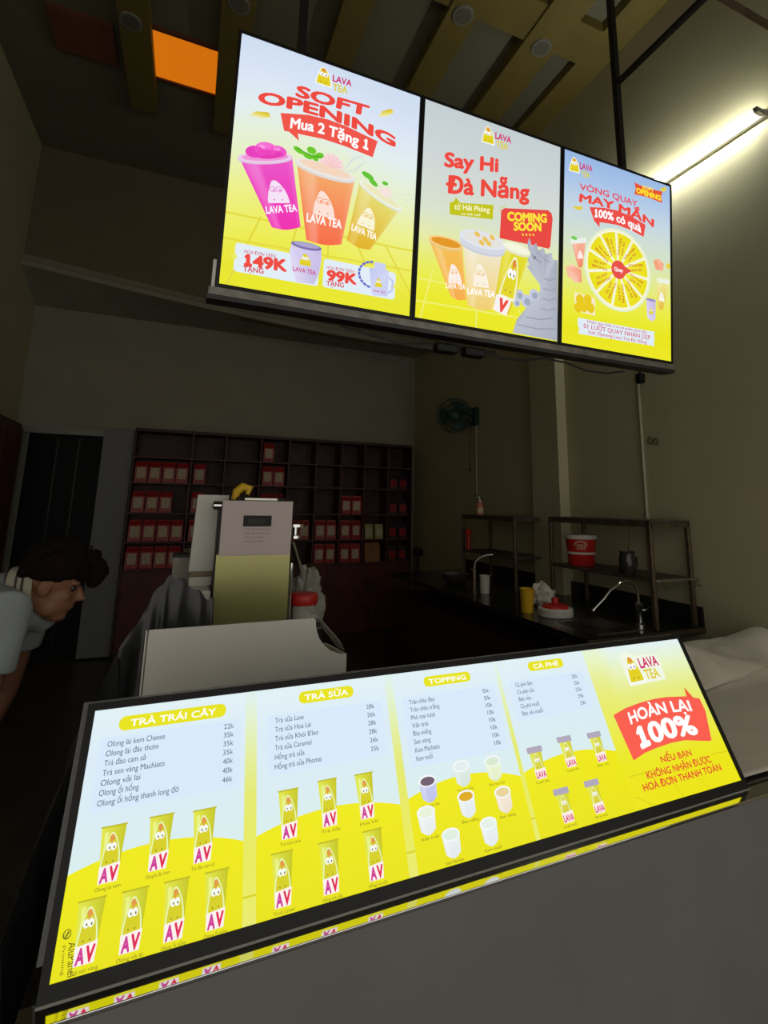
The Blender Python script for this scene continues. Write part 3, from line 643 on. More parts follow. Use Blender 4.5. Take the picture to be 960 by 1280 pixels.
# --- poster three
t, A = poster_box(2, 'right hanging backlit poster with a large lemon slice prize wheel')
g = grad([(0,(150,182,226)),(.12,(166,194,232)),(.28,(196,214,228)),(.48,(212,226,200)),(.64,(228,234,140)),(.8,(234,236,60)),(.92,(232,228,20)),(1,(236,230,30))])
A.field(60, 80, lambda u, v: g(v+.04*u), 8, 24, 0)
brand(A, (2.9,8.3),(7.6,8.0),(5.1,2.4), (8.0,6.1),(14.8,5.7),(8.0,3.6), (8.8,9.4),(13.4,8.8),(8.8,7.0))
A.text('VÒNG QUAY', (8.1,15.2),(40.1,14.7),(8.1,12.6), (228,70,90), 3, .02, (24.6,14.4)); A.text('MAY MẮN', (7.9,20.4),(50.0,21.5),(8.1,17.1), RED, 3, .04, (28.6,19.2))
tp = [(13.4,21.4),(21,19.8),(28.6,19.1),(37,19.8),(44.9,21.6)]; bt = [(16.1,27.0),(22,26.2),(28.6,25.5),(36,25.9),(43.8,27.3)]
for i in range(4): A.poly([tp[i], tp[i+1], bt[i+1], bt[i]], (236,76,70), 4)
A.poly([(16.2,26.8),(18.9,26.4),(18.9,28.8)], (236,76,70), 4)
A.text('100% có quà', (16.1,25.0),(42.4,25.7),(16.1,21.7), (255,250,250), 6, .035, (28.8,24.1))
A.poly([(38.3,3.9),(46,4.6),(55.4,3.6),(54.6,6.2),(55.2,9.0),(46,8.6),(38.3,9.3),(39.2,6.4)], (232,80,50), 3)
A.text('SOFT', (42.9,5.6),(50.0,5.4),(42.9,3.9), (250,214,60), 5, .04); A.text('OPENING', (39.4,8.2),(54.4,8.1),(39.4,6.0), (250,226,50), 5, .05)
A.poly([(53.8,2.6),(57.4,.8),(57.8,2.6),(55.2,3.8)], (226,206,60), 4); A.poly([(4.4,23.4),(9.8,22.0),(9.6,23.6),(6.4,24.2)], (226,204,60), 3)
wc = (29.4,44.9)
A.disc(wc, 18.6, (226,238,206), 3, 40, 17.8); A.disc(wc, 17.6, (246,246,214), 4, 40, 17.0)
for k in range(11):
    a0 = 2*PI*k/11+.10; a1 = 2*PI*(k+1)/11+.02
    pts = [(wc[0]+2.0*math.cos((a0+a1)/2), wc[1]+2.0*math.sin((a0+a1)/2))]+[(wc[0]+16.6*math.cos(a0+(a1-a0)*j/5), wc[1]+16.0*math.sin(a0+(a1-a0)*j/5)) for j in range(6)]
    A.poly(pts, [(240,240,60)]+[(234,222,16)]*6, 5)
    am = (a0+a1)/2; c, s_ = math.cos(am), math.sin(am)
    for q, (w0, w1, tx) in enumerate(((6.0,14.6,'VOUCHER'),(7.0,13.6,'LAVA TEA'))):
        off = -1.1+2.0*q; bx = lambda r: (wc[0]+r*c-off*s_, wc[1]+r*s_*.97+off*c)
        A.text(tx, bx(w0), bx(w1), (bx(w0)[0]+1.05*s_, bx(w0)[1]-1.05*c), (206,90,40), 6, .02)
A.disc(wc, 4.0, (232,80,70), 7, 24); A.poly([(32.6,42.6),(36.8,44.0),(33.2,46.2)], (232,80,70), 7); A.label('Quay', 26.9, 45.6, 5.0, 1.5, (252,240,240), 8, .04)
A.poly([(8.0,68.8),(50.3,68.3),(49.6,70),(50.3,71.4),(49.6,73),(50.2,74.5),(8.2,75.2),(8.9,73.4),(8.1,71.8)], (222,236,246), 3)
A.text('Nhận ngay thêm lì xì với phiếu dưới đây', (12.9,70.0),(45.5,69.7),(12.9,69.0), (206,80,110), 5, .01)
A.text('01 LƯỢT QUAY NHÂN DỊP', (11.0,72.5),(47.6,72.1),(11.0,70.7), (214,66,100), 5, .012)
A.text('Soft Opening Lava Tea Đà Nẵng', (13.4,74.4),(45.4,74.2),(13.4,73.1), (214,66,100), 5, .01)
A.cup((4.4,38.4),(11.6,36.8),(10.2,47.0),(7.6,47.6), (248,180,150), (246,130,100), 4); A.poly([(3.6,37.4),(11.9,34.8),(12.1,37.0),(4.2,39.2)], (232,240,232), 5); A.disc((5.6,36.4), 1.6, (120,206,90), 6, 12, .8); A.mark((7.6,44.6),(10.4,44),(8.6,41), (252,236,230), 6)
A.poly([(1.5,49.4),(5,47.4),(9.5,49.0),(9.8,54.0),(6.6,54.6),(2.6,52.6)], [(250,190,160),(250,214,196),(244,150,120),(240,140,110),(250,200,180),(248,180,150)], 4)
A.poly([(6.2,58.6),(16.8,59.4),(17.0,66.6),(6.4,66.2)], (246,236,200), 4)
for c in ((9,61.2),(13,60.6),(11,64),(14.6,63.8),(8.2,64.6)): A.disc(c, 2.1, (232,200,20), 5, 14)
A.poly([(45.2,54.8),(50.9,54.0),(50.6,62.6),(48.4,64),(45.9,62.8)], [(214,200,236),(200,184,224),(206,196,232),(214,206,238),(222,214,242)], 4); A.disc((48,54.6), 2.9, (150,140,196), 5, 14, .6); A.mark((46.8,61),(49.2,60.8),(48,58), YEL, 5)
A.cup((52.0,45.0),(59.2,45.2),(55.4,57.4),(52.0,57.0), (236,232,150), (232,190,60), 4); A.poly([(51.6,44.0),(59.2,43.6),(59.4,45.6),(51.9,46.2)], (236,242,226), 5); A.mark((52.6,54.0),(56,54.2),(54.4,50), (250,246,226), 6)
A.poly([(49.6,36.6),(53,35.2),(55.7,37),(55.4,40.2),(51,40.4)], [(244,150,110),(250,190,160),(244,140,110),(250,170,140),(246,160,120)], 4); A.disc((58.6,37.4), 1.3, (234,206,60), 4, 10)
A.build('poster_print', 'print', t)

# cables and adapters under the posters
for i, (x, lb) in enumerate(((.775, 'black power adapter under the middle poster, the one further left'), (.885, 'black power adapter under the middle poster, the one further right'))):
    a = thing('power_adapter', lb, 'adapter', (x, 1.5, 2.30), 'adapters under the posters')
    MB().box((x-.042, 1.475, 2.272), (x+.042, 1.52, 2.303), .008).build('case', 'black', a)
    MB().tube([(x+.042, 1.5, 2.29), (x+.07, 1.505, 2.302), (x+.1, 1.507, 2.307)], .004, 8).build('cord', 'blackcable', a)
cb = MB().tube([(.4+i*.1, 1.5, 2.312-.03*math.sin(i*.75)**2) for i in range(13)], .004, 8); tag(cb.build('cable', 'blackcable', None, True), 'thin black cable sagging along the rail beneath the posters', 'cable')
pl = thing('plug', 'black plug hanging at the top of the pale wall conduit', 'plug', (3.17, 2.82, 2.78))
MB().box((3.15, 2.79, 2.72), (3.2, 2.85, 2.80), .012).build('plug_body', 'black', pl); MB().tube([(3.175, 2.82, 2.80), (3.178, 2.815, 2.86), (3.18, 2.82, 2.95)], .010, 10).build('cord', 'blackcable', pl)

# ================================================================== RIGHT WALL FITTINGS
tag(MB().tube([(3.187, 2.86, .95), (3.187, 2.855, 2.72)], .012, 10).build('wall_conduit', 'pipe', None, True), 'pale vertical conduit on the right wall behind the rack', 'pipe')
tag(MB().tube([(3.19, 5.35, 1.9), (3.19, 5.35, 2.93)], .010, 10).build('wall_conduit', 'pipe', None, True), 'thin pale conduit on the wall beneath the fan', 'pipe')
for y, lb in ((2.785, 'small wire hook on the right wall, nearer the conduit'), (2.735, 'small wire hook on the right wall, further right and slightly lower')):
    z = 2.265 if y > 2.75 else 2.252
    h = MB().tube(arc((3.192, y, z), .022, 0, 2*PI, 16, (0,1,0), (0,0,1)), .004, 8).tube([(3.198, y, z+.02), (3.192, y, z+.035)], .005, 8)
    tag(h.build('wall_hook', 'rack', None, True), lb, 'hook', 'wire hooks on the right wall')
# wall fan
fc = Vector((2.97, 5.50, 2.87)); fax = Vector((-.55, -.80, -.12)).normalized()
fan = thing('wall_fan', 'dark green round wall fan on the far right wall', 'fan', (3.19, 5.36, 2.85))
MB().box((3.15, 5.28, 2.74), (3.2, 5.44, 2.96), .01).tube([(3.16, 5.36, 2.88), (3.08, 5.42, 2.91), fc-fax*.12], .03, 12).build('bracket', 'fan', fan, True)
MB().lathe([(.03,-.16),(.075,-.14),(.085,-.06),(.06,-.03)], fc, 20, fax).build('motor', 'fan', fan, True)
fu = fax.cross(Vector((0,0,1))).normalized(); fv = fu.cross(fax)
gr = MB(); RF = .215
for rr, hh in ((RF,0),(RF*.66,.035),(RF*.35,.05),(RF*.66,-.045),(RF*.98,-.02)): gr.tube(arc(fc+fax*hh, rr, 0, 2*PI, 36, fu, fv), .0045 if rr < RF else .009, 6)
for k in range(36):
    a = 2*PI*k/36; d = fu*math.cos(a)+fv*math.sin(a)
    gr.tube([fc+fax*.055+d*.05, fc+fax*.035+d*RF*.66, fc+d*RF], .0025, 5); gr.tube([fc-fax*.06+d*.07, fc-fax*.045+d*RF*.66, fc+d*RF], .0025, 5)
gr.build('grille', 'fan', fan, True)
MB().lathe([(.05,.045),(.055,.055),(.03,.062)], fc, 20, fax).build('centre_cap', 'fan', fan, True)
for k in range(3):
    bl = MB(); a0 = 2*PI*k/3
    bl.grid(lambda u, v, a0=a0: fc+(fu*math.cos(a0+(u-.5)*1.5*(.5+.5*v))+fv*math.sin(a0+(u-.5)*1.5*(.5+.5*v)))*(.04+.145*v)+fax*((u-.5)*.05), 8, 6)
    bl.build('blade', 'fan', fan, True, .003)
MB().tube([(3.11, 5.36, 2.80), (3.105, 5.36, 2.5), (3.105, 5.36, 2.22)], .004, 6).lathe([(.004,0),(.012,-.01),(.010,-.04),(.003,-.05)], (3.105, 5.36, 2.22), 10).build('pull_cord', 'black', fan)

# ================================================================== KITCHEN SIDE
KT = 1.0
kc = thing('kitchen_counter', 'low black worktop counter along the right wall under the racks', 'counter', (2.8, 4.2, 0))
kt = MB(); X0, X1, Y0, Y1 = 2.2, 3.19, 2.46, 5.6
sx0, sx1, sy0, sy1 = 2.34, 2.70, 2.52, 2.88
for a in ((X0,Y0,X1,sy0),(X0,sy1,X1,Y1),(X0,sy0,sx0,sy1),(sx1,sy0,X1,sy1)): kt.box((a[0],a[1],KT-.04),(a[2],a[3],KT))
kt.build('worktop', 'granite', kc)
MB().box((X0+.03, Y0+.03, 0), (X1, Y1-.02, KT-.2)).build('cabinet_body', 'reddark', kc)
sk = MB()
sk.box((sx0,sy0,KT-.19),(sx1,sy1,KT-.185)).box((sx0,sy0,KT-.19),(sx0+.006,sy1,KT+.004)).box((sx1-.006,sy0,KT-.19),(sx1,sy1,KT+.004)).box((sx0,sy0,KT-.19),(sx1,sy0+.006,KT+.004)).box((sx0,sy1-.006,KT-.19),(sx1,sy1,KT+.004))
sk.build('sink', 'steel', kc)
MB().box((X0, Y0-.004, KT-.035), (X1, Y0, KT-.006)).build('edge_strip', 'rack', kc)
MB().box((3.172, Y0, KT), (3.19, Y1, KT+.12)).build('splashback', 'granite', kc)
def rack(y0, y1, label, xs=(2.8, 3.15), ztop=1.665, zs=1.295):
    t = thing('shelf_rack', label, 'rack', ((xs[0]+xs[1])/2, (y0+y1)/2, KT), 'steel racks on the kitchen counter')
    r = .014
    for x in xs:
        for y in (y0, y1): MB().box((x-r, y-r, KT), (x+r, y+r, ztop-.012), .003).build('leg', 'rack', t)
    MB().box((xs[0]-r, y0-r, ztop-.024), (xs[1]+r, y1+r, ztop), .003).build('top_shelf', 'rackdark', t)
    tr = MB()
    for x in xs: tr.box((x-r, y0, ztop-.045), (x+r, y1, ztop-.024))
    for y in (y0, y1): tr.box((xs[0], y-r, ztop-.045), (xs[1], y+r, ztop-.024))
    tr.build('top_rail', 'rack', t)
    MB().box((xs[0]-r, y0, zs-.02), (xs[1]+r, y1, zs), .002).build('lower_shelf', 'rackdark', t)
    return t
rack(4.02, 4.99, 'far brown metal shelf rack, the one beneath the wall fan')
rack(2.5, 3.5, 'near brown metal shelf rack carrying the red bucket', ztop=1.68, zs=1.305)
# hanging rail of hooks at the near end of the near rack
t = thing('hook_rail', 'steel rail with a row of small hooks at the end of the near rack', 'rail', (2.98, 2.46, 1.30))
MB().box((2.80, 2.468, 1.292), (3.185, 2.482, 1.306), .002).build('bar', 'steel', t)
for k in range(8):
    x = 2.82+.048*k
    MB().tube([(x, 2.474, 1.300), (x, 2.462, 1.29)]+arc((x, 2.45, 1.27), .014, PI/3, -PI*.9, 8, (0,1,0), (0,0,1)), .0035, 6).build('hook', 'steel', t, True)
# near faucet with a high curved spout
t = thing('faucet', 'chrome gooseneck faucet standing at the near sink', 'faucet', (2.79, 2.62, KT))
MB().lathe([(.032,0),(.032,.012),(.022,.02),(.020,.10),(.024,.105),(.024,.14),(.014,.15)], (2.79, 2.62, KT), 20).build('body', 'chrome', t, True)
sp = [(2.79,2.62,1.14),(2.785,2.62,1.19)]+[(2.685+.1*math.cos(a), 2.62, 1.19+.095*math.sin(a)) for a in [PI*.08*i for i in range(1, 10)]]+[(2.555,2.625,1.232),(2.50,2.63,1.18),(2.43,2.64,1.125)]
MB().tube(sp, .0085, 12).build('spout', 'chrome', t, True)
MB().tube([sp[-1], (2.415,2.642,1.112)], .012, 12).build('nozzle', 'chrome', t, True)
MB().tube([(2.79,2.62,1.09),(2.83,2.60,1.10),(2.86,2.585,1.125)], .006, 8).build('handle', 'chrome', t, True)
t = thing('faucet', 'pale slim faucet with a curved spout at the far end of the kitchen counter', 'faucet', (2.40, 4.08, KT))
MB().lathe([(.028,0),(.028,.015),(.02,.02),(.018,.20),(.012,.21)], (2.40, 4.08, KT), 16).build('body', 'rack', t, True)
MB().tube([(2.40,4.08,1.2),(2.41,4.08,1.26),(2.44,4.06,1.30),(2.50,4.04,1.325),(2.56,4.02,1.33)], .009, 10).build('spout', 'steel', t, True)
MB().tube([(2.40,4.08,1.19),(2.36,4.08,1.205)], .006, 8).build('handle', 'steel', t, True)
# things on the kitchen worktop
t = thing('tumbler', 'plain yellow plastic tumbler on the kitchen worktop', 'cup', (2.33, 3.21, KT))
MB().lathe([(.038,0),(.042,.004),(.052,.165),(.054,.17),(.049,.17),(.038,.01)], (2.33, 3.21, KT), 24).build('cup_body', 'yellow', t, True)
t = thing('pot_cover', 'round white lid with a red knob lying on the kitchen worktop', 'lid', (2.46, 3.06, KT))
MB().lathe([(.115,0),(.122,.006),(.122,.05),(.115,.058),(.02,.058)], (2.46, 3.06, KT), 32).build('rim', 'whiteplastic', t, True)
MB().lathe([(.095,.058),(.09,.072),(.04,.080)], (2.46, 3.06, KT), 32).build('red_top', 'red', t, True)
MB().lathe([(.022,.08),(.026,.11),(.020,.122),(.01,.124)], (2.46, 3.06, KT), 20).build('knob', 'red', t, True)
t = thing('cup', 'white cup standing beside the far faucet', 'cup', (2.47, 4.02, KT))
MB().lathe([(.036,0),(.04,.004),(.046,.15),(.048,.155),(.043,.155),(.034,.01)], (2.47, 4.02, KT), 20).build('cup_body', 'whiteplastic', t, True)
bm = MB()
def crumple(c, r, sc, seed, amp, n=18):
    m = MB()
    m.ball((0,0,0), 1, n)
    vs = []
    for v in m.v:
        d = v.normalized(); k = 1+amp*noise.noise(d*2.2+Vector((seed,0,0)))+amp*.5*noise.noise(d*5+Vector((0,seed,0)))
        vs.append(Vector(c)+Vector((d.x*sc[0], d.y*sc[1], max(d.z, -.55)*sc[2]))*r*k)
    m.v = vs; return m
tag(crumple((2.62, 3.42, KT+.055), .1, (1.0,.9,1.0), 3, .45).build('crumpled_bag', 'cloth', None, True), 'crumpled white plastic bag lying behind the yellow tumbler', 'bag')
# wire colander bowl next to the sink
t = thing('wire_basket', 'dark wire basket by the near sink under the faucet', 'basket', (2.62, 2.74, KT-.15))
wbk = MB(); c0 = Vector((2.52, 2.70, KT-.12))
for rr, h in ((.13,.14),(.12,.09),(.10,.04),(.07,.0)): wbk.tube(arc(c0+Vector((0,0,h)), rr, 0, 2*PI, 28, (1,0,0), (0,1,0)), .003, 5)
for k in range(20):
    a = 2*PI*k/20; d = Vector((math.cos(a), math.sin(a), 0)); wbk.tube([c0+d*.13+Vector((0,0,.14)), c0+d*.10+Vector((0,0,.04)), c0+d*.07, c0], .002, 4)
wbk.build('wires', 'blackmetal', t, True)
# red bucket on the rack
bc = (2.93, 3.30, 1.305)
t = thing('bucket', 'red plastic bucket with a white rim and band on the near rack', 'bucket', bc)
MB().lathe([(.094,0),(.10,.006),(.118,.215),(.112,.215),(.095,.01)], bc, 32).build('bucket_body', 'red', t, True)
MB().lathe([(.123,.205),(.127,.21),(.127,.235),(.121,.24),(.108,.236)], bc, 32).build('rim', 'whiteplastic', t, True)
MB().lathe([(.1075,.088),(.1105,.09),(.112,.105),(.1085,.107)], bc, 32).build('band', 'whiteplastic', t, True)
bp = MB(); cdir = Vector((-2.93,-3.3,0)).normalized(); cs_ = Vector((cdir.y,-cdir.x,0))
def onb(u, v, k=0): a = u/.115; r = .1025+.016*(v/.215)+.0012+.0006*k; d = cdir*math.cos(a)+cs_*math.sin(a); return Vector(bc)+d*r+Vector((0,0,v))
ringo = [onb(.052*math.cos(q), .155+.040*math.sin(q)) for q in [PI*i/14-.05 for i in range(15)]]; ringi = [onb(.045*math.cos(q), .152+.034*math.sin(q)) for q in [PI*i/14-.05 for i in range(15)]]
for i in range(14): bp.poly([ringo[i], ringo[i+1], ringi[i+1], ringi[i]])
for r_ in range(3):
    for k in range(5): bp.poly([onb(-.034+.014*k, .130+.014*r_), onb(-.024+.014*k, .130+.014*r_), onb(-.024+.014*k, .139+.014*r_), onb(-.034+.014*k, .139+.014*r_)])
bp.build('printed_emblem', 'label', t)
# dark pitcher with a long spoon
t = thing('pitcher', 'dark glass pitcher on the near rack holding a long spoon', 'pitcher', (2.90, 2.80, 1.305))
MB().lathe([(.05,0),(.055,.01),(.058,.10),(.05,.13),(.056,.15),(.050,.15),(.046,.13),(.05,.015)], (2.90, 2.80, 1.305), 24).build('jug', 'gl', t, True)
MB().tube([(2.955,2.80,1.42),(2.99,2.80,1.41),(2.99,2.80,1.35),(2.955,2.80,1.33)], .006, 8).build('handle', 'gl', t, True)
tag(MB().tube([(2.90,2.80,1.33),(2.90,2.79,1.44),(2.91,2.76,1.60)], [.008,.005,.006], 8).ball((2.90,2.80,1.335), .016, 8, (1,.5,1.3)).build('long_spoon', 'rack', None, True), 'long thin spoon standing in the dark pitcher', 'spoon')
# soap bottle on top of the far rack
sb = (2.90, 4.80, 1.665)
t = thing('soap_bottle', 'pale red pump soap bottle on top of the far rack', 'bottle', sb)
MB().lathe([(.040,0),(.042,.006),(.042,.10),(.034,.125),(.014,.135)], sb, 20).build('bottle_body', 'pinkliquid', t, True)
MB().lathe([(.015,.135),(.015,.155),(.006,.158),(.006,.185)], sb, 14).tube([(sb[0],sb[1],sb[2]+.188),(sb[0]-.035,sb[1]-.01,sb[2]+.184)], .006, 8).build('pump', 'whiteplastic', t, True)
MB().lathe([(.0425,.02),(.0428,.022),(.0428,.075),(.0425,.077)], sb, 20).build('label', 'label', t, True)
# red handled tool hanging behind the far rack
ob = (2.78, 4.84, 1.30)
t = thing('squeezer', 'orange red handled squeezer standing on the far rack shelf', 'tool', ob)
MB().lathe([(.022,0),(.026,.05),(.024,.14),(.014,.16)], ob, 16).build('handle', 'red', t, True)
MB().ball((ob[0], ob[1], ob[2]+.185), .036, 10, (1,1,.9)).build('head', 'red', t, True)
# dark stick shaped rod and bits at the far end of the worktop
t = thing('hose_spray', 'black upright sprayer at the far end of the kitchen worktop', 'sprayer', (2.42, 5.35, KT))
MB().lathe([(.04,0),(.04,.02),(.012,.04),(.012,.2)], (2.42, 5.35, KT), 14).build('stem', 'black', t, True)
MB().lathe([(.05,.2),(.06,.22),(.06,.27),(.03,.29)], (2.42, 5.35, KT), 16).build('head', 'black', t, True)
t = thing('bowl', 'dark steel bowl on the worktop under the far rack', 'bowl', (2.50, 4.62, KT))
MB().lathe([(.07,0),(.11,.03),(.14,.09),(.145,.1),(.135,.1),(.10,.035),(.06,.012)], (2.50, 4.62, KT), 28).build('bowl_body', 'rackdark', t, True)

# ================================================================== WALL CABINET WITH TEA PACKS
CX = [-.663,-.006,.387,.831,1.2,1.574,1.929,2.274,2.633,3.015]
CZ = [2.625,2.299,1.987,1.628,1.288,.975]
CF = 6.9
t = thing('wall_cabinet', 'dark red shelving cabinet with many compartments against the back wall', 'cabinet', (1.18, 7.05, 0))
cab = MB(); cab.box((CX[0], YB-.02, .06), (CX[-1], YB-.005, CZ[0]))
for x in (CX[0], CX[-1]-.02): cab.box((x, CF, .06), (x+.02, YB-.02, CZ[0]))
cab.box((CX[0], CF, CZ[0]-.02), (CX[-1], YB-.02, CZ[0]+.015)).box((CX[0]+.02, CF+.02, .06), (CX[-1]-.02, YB-.02, CZ[5]-.02)).box((CX[0]+.02, CF+.05, 0), (CX[-1]-.02, YB-.03, .06))
cab.build('carcass', 'reddark', t)
for z in CZ[1:]: MB().box((CX[0]+.02, CF, z-.02), (CX[-1]-.02, YB-.02, z)).build('shelf', 'redwood', t)
for x in CX[1:-1]: MB().box((x-.009, CF+.002, CZ[5]), (x+.009, YB-.02, CZ[0]-.02)).build('divider', 'redwood', t)
nd = 6; dw = (CX[-1]-CX[0]-.04)/nd
for k in range(nd):
    x = CX[0]+.02+dw*k
    d = MB().box((x+.004, CF, .08), (x+dw-.004, CF+.02, CZ[5]-.03), .003).build('door', 'redwood', t)
    MB().box((x+(dw-.05 if k % 2 == 0 else .03), CF-.018, .60), (x+(dw-.03 if k % 2 == 0 else .05), CF, .74), .004).build('handle', 'blackmetal', d)
def pack_proto(name, m, w, h, d, lab):
    t = bpy.data.objects.new(name, None); COL.objects.link(t); ORG[t] = Vector()
    p = MB()
    prof = [(.0,d*.5),(.06,d*.5),(.75,d*.42),(.93,d*.12),(1.0,d*.06)]
    for (a, e), (b, f) in zip(prof[:-1], prof[1:]):
        for s in (-1, 1): p.poly([(-w/2,s*e,h*a),(w/2,s*e,h*a),(w/2,s*f,h*b),(-w/2,s*f,h*b)][::-s])
        p.poly([(-w/2,-e,h*a),(-w/2,e,h*a),(-w/2,f,h*b),(-w/2,-f,h*b)]); p.poly([(w/2,-e,h*a),(w/2,-f,h*b),(w/2,f,h*b),(w/2,e,h*a)])
    p.poly([(-w/2,-d/2,0),(-w/2,d/2,0),(w/2,d/2,0),(w/2,-d/2,0)]); p.poly([(-w/2,-d*.06,h),(w/2,-d*.06,h),(w/2,d*.06,h),(-w/2,d*.06,h)])
    p.build('pouch', m, t)
    q = MB(); f0 = lambda a: -(d*.5+(d*.42-d*.5)*(a-.06)/.69)-.0012
    q.poly([(-w*.34,f0(.2),h*.2),(w*.34,f0(.2),h*.2),(w*.34,f0(.70),h*.70),(-w*.34,f0(.70),h*.70)]); q.build('label', lab, t)
    return t
def copy_tree(o, parent=None):
    c = o.copy(); COL.objects.link(c)
    if parent: c.parent = parent
    for ch in list(o.children): copy_tree(ch, c)
    return c
PR = {'red': pack_proto('tea_pack', 'redpack', .138, .25, .08, 'label'), 'green': pack_proto('tea_pouch', 'greenpack', .12, .20, .07, 'label'),
      'dark': pack_proto('dark_pouch', 'darkpack', .13, .20, .08, 'redpack'), 'box': pack_proto('brown_pouch', 'brownbox', .22, .26, .1, 'brownbox')}
used = set()
ORD = ['first', 'second', 'third', 'fourth']
COLN = ['wide leftmost', 'second', 'third', 'fourth', 'fifth', 'sixth', 'seventh', 'eighth', 'rightmost']
ROWN = ['top', 'second', 'third', 'fourth', 'bottom']
KN = {'red': 'red tea pack', 'green': 'pale green tea pouch', 'dark': 'dark plum pouch', 'box': 'large brown paper pouch'}
def fill(c, r, kind, n, step=.152, off=.085):
    for k in range(n):
        o = PR[kind] if kind not in used else copy_tree(PR[kind]); used.add(kind)
        o.location = (CX[c]+.02+off+step*k, CF+.08, CZ[r+1]); o.rotation_euler.z = random.uniform(-.05, .05)
        if n == 1: o['label'] = '%s alone in %s compartment, %s shelf' % (KN[kind], COLN[c], ROWN[r])
        else: o['label'] = '%s %s from left in %s compartment, %s shelf' % (ORD[k], KN[kind], COLN[c], ROWN[r])
        o['category'] = 'tea pack'; o['group'] = 'tea packs in the wall cabinet'
for a in ((0,1,'red',4),(0,2,'red',3),(0,3,'red',4),(0,4,'red',4),(1,1,'red',1),(1,2,'red',1),(1,3,'red',2),(3,0,'red',1),(3,1,'red',2),(3,2,'red',2),(5,3,'red',2),(6,3,'red',2),(5,4,'red',2),(6,4,'red',2),(6,2,'red',2),
          (4,3,'red',2),(7,3,'green',2),(8,1,'dark',2),(8,2,'dark',2),(8,3,'dark',2),(8,4,'dark',2)): fill(*a)
fill(7, 4, 'box', 1, .2, .14)
# dark red cabinet along the left wall
t = thing('side_cabinet', 'dark red wooden cabinet against the left wall beside the doorway', 'cabinet', (-1.85, 5.9, 0))
MB().box((XL+.005, 5.0, .05), (-1.77, 6.78, 2.58), .004).build('carcass', 'reddark', t)
for k in range(3):
    d = MB().box((-1.77, 5.02+.587*k, .1), (-1.752, 5.02+.587*k+.575, 2.54), .004).build('door', 'redwood', t)
    MB().box((-1.752, 5.06+.587*k, 1.1), (-1.738, 5.08+.587*k, 1.3), .004).build('handle', 'blackmetal', d)

# ================================================================== BEHIND THE MENU: BOARD, MACHINES, DRAPE
t = thing('white_bin', 'white folded board box with a sloping right corner behind the menu', 'box', (.22, 1.8, CT))
zb, zt = CT, 1.39
fp = [(-.072,1.70,zb),(.515,1.70,zb),(.515,1.70,1.272)]+[(.515-.105*math.sin(a), 1.70, 1.272+.112*(1-math.cos(a))*1.0) for a in [PI/2*i/6 for i in range(1, 7)]]+[(.403,1.70,zt),(-.072,1.70,zt)]
MB().prism(fp, (0,.005,0)).build('front_board', 'white', t)
MB().prism([(-.076,1.70,zb),(-.076,1.98,zb),(-.076,1.98,1.30),(-.076,1.70,zt)], (-.004,0,0)).build('side_board', 'white', t)
MB().prism([(.515,1.705,zb),(.515,1.98,zb),(.515,1.98,1.24),(.515,1.705,1.272)], (.004,0,0)).build('side_board', 'white', t)
MB().prism([(-.072,1.975,zb),(.515,1.975,zb),(.515,1.975,1.24),(-.072,1.975,1.24)], (0,.005,0)).build('back_board', 'white', t)
cl = MB(); cl.grid(lambda u, v: (.402+.115*u, 1.708+.20*v+.02*u, 1.392-.118*(u**1.6)+.006*math.sin(u*9+v*4)), 8, 6); cl.build('clear_flap', 'clear', t, True, .002)

WT = .92
t = thing('work_table', 'steel work table behind the counter under the machines', 'table', (.3, 2.5, 0))
MB().box((-.16, 2.13, WT-.03), (.75, 2.78, WT), .004).build('tabletop', 'steel', t)
for x in (-.14, .71):
    for y in (2.15, 2.74): MB().box((x-.015, y-.015, 0), (x+.02, y+.02, WT-.03)).build('leg', 'rack', t)
t = thing('cup_sealing_machine', 'tall cup sealing machine with pale pink panel above olive gold steel panel', 'machine', (.28, 2.45, WT))
py = 2.28
bd2 = MB(); bd2.box((.172, py+.012, WT), (.43, 2.66, 1.76), .008); bd2.build('housing', 'black', t)
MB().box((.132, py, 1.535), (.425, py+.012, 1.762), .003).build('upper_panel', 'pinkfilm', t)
MB().obox(Vector((.124, py-.004, WT+.03)), (.300,0,0), (0,.006,.613-.022), (0,.008,0)).build('lower_panel', 'reflectpaint', t)
MB().box((.120, py+.006, WT), (.134, py+.11, 1.755), .003).build('side_flange', 'black', t)
MB().box((.22, py-.004, 1.655), (.336, py, 1.70), .002).build('display', 'black', t)
ik = Art((.218, py-.0006, 1.762), ux, Vector((0,0,-1)), Vector((0,-1,0)))
for r_ in range(4): ik.text(('Máy dập nắp ly tự động','Hướng dẫn sử dụng an toàn','Điện áp 220V 50Hz','Công suất 350W')[r_], (1.2 if r_ else 2.2, 12.2+1.7*r_), (11.4 if r_ < 2 else 9, 12.2+1.7*r_), (1.2 if r_ else 2.2, 11.4+1.7*r_), (150,120,120), 1)
ik.text('8888', (2.0,9.6), (9,9.6), (2.0,7.6), (60,64,50), 26); ik.build('panel_print', 'ink', t)
tr = MB().box((.19, 2.32, 1.76), (.40, 2.58, 1.778), .005); tr.build('top_tray', 'black', t)
MB().box((.22, 2.295, 1.762), (.36, 2.33, 1.776), .003).build('top_bracket', 'steel', t)
MB().lathe([(.03,0),(.03,.012),(.012,.016),(.012,.05)], (.452, 2.34, 1.60), 16).lathe([(.045,.05),(.045,.062),(.02,.066)], (.452, 2.34, 1.60), 20).build('tamper_knob', 'chrome', t, True)
MB().tube([(.445,2.36,1.58),(.47,2.37,1.52),(.495,2.38,1.45)], [.012,.010,.013], 10).build('lever', 'chrome', t, True)
MB().tube([(.432,2.285,1.22),(.434,2.283,1.5)], .008, 10).build('side_rail', 'chrome', t, True)
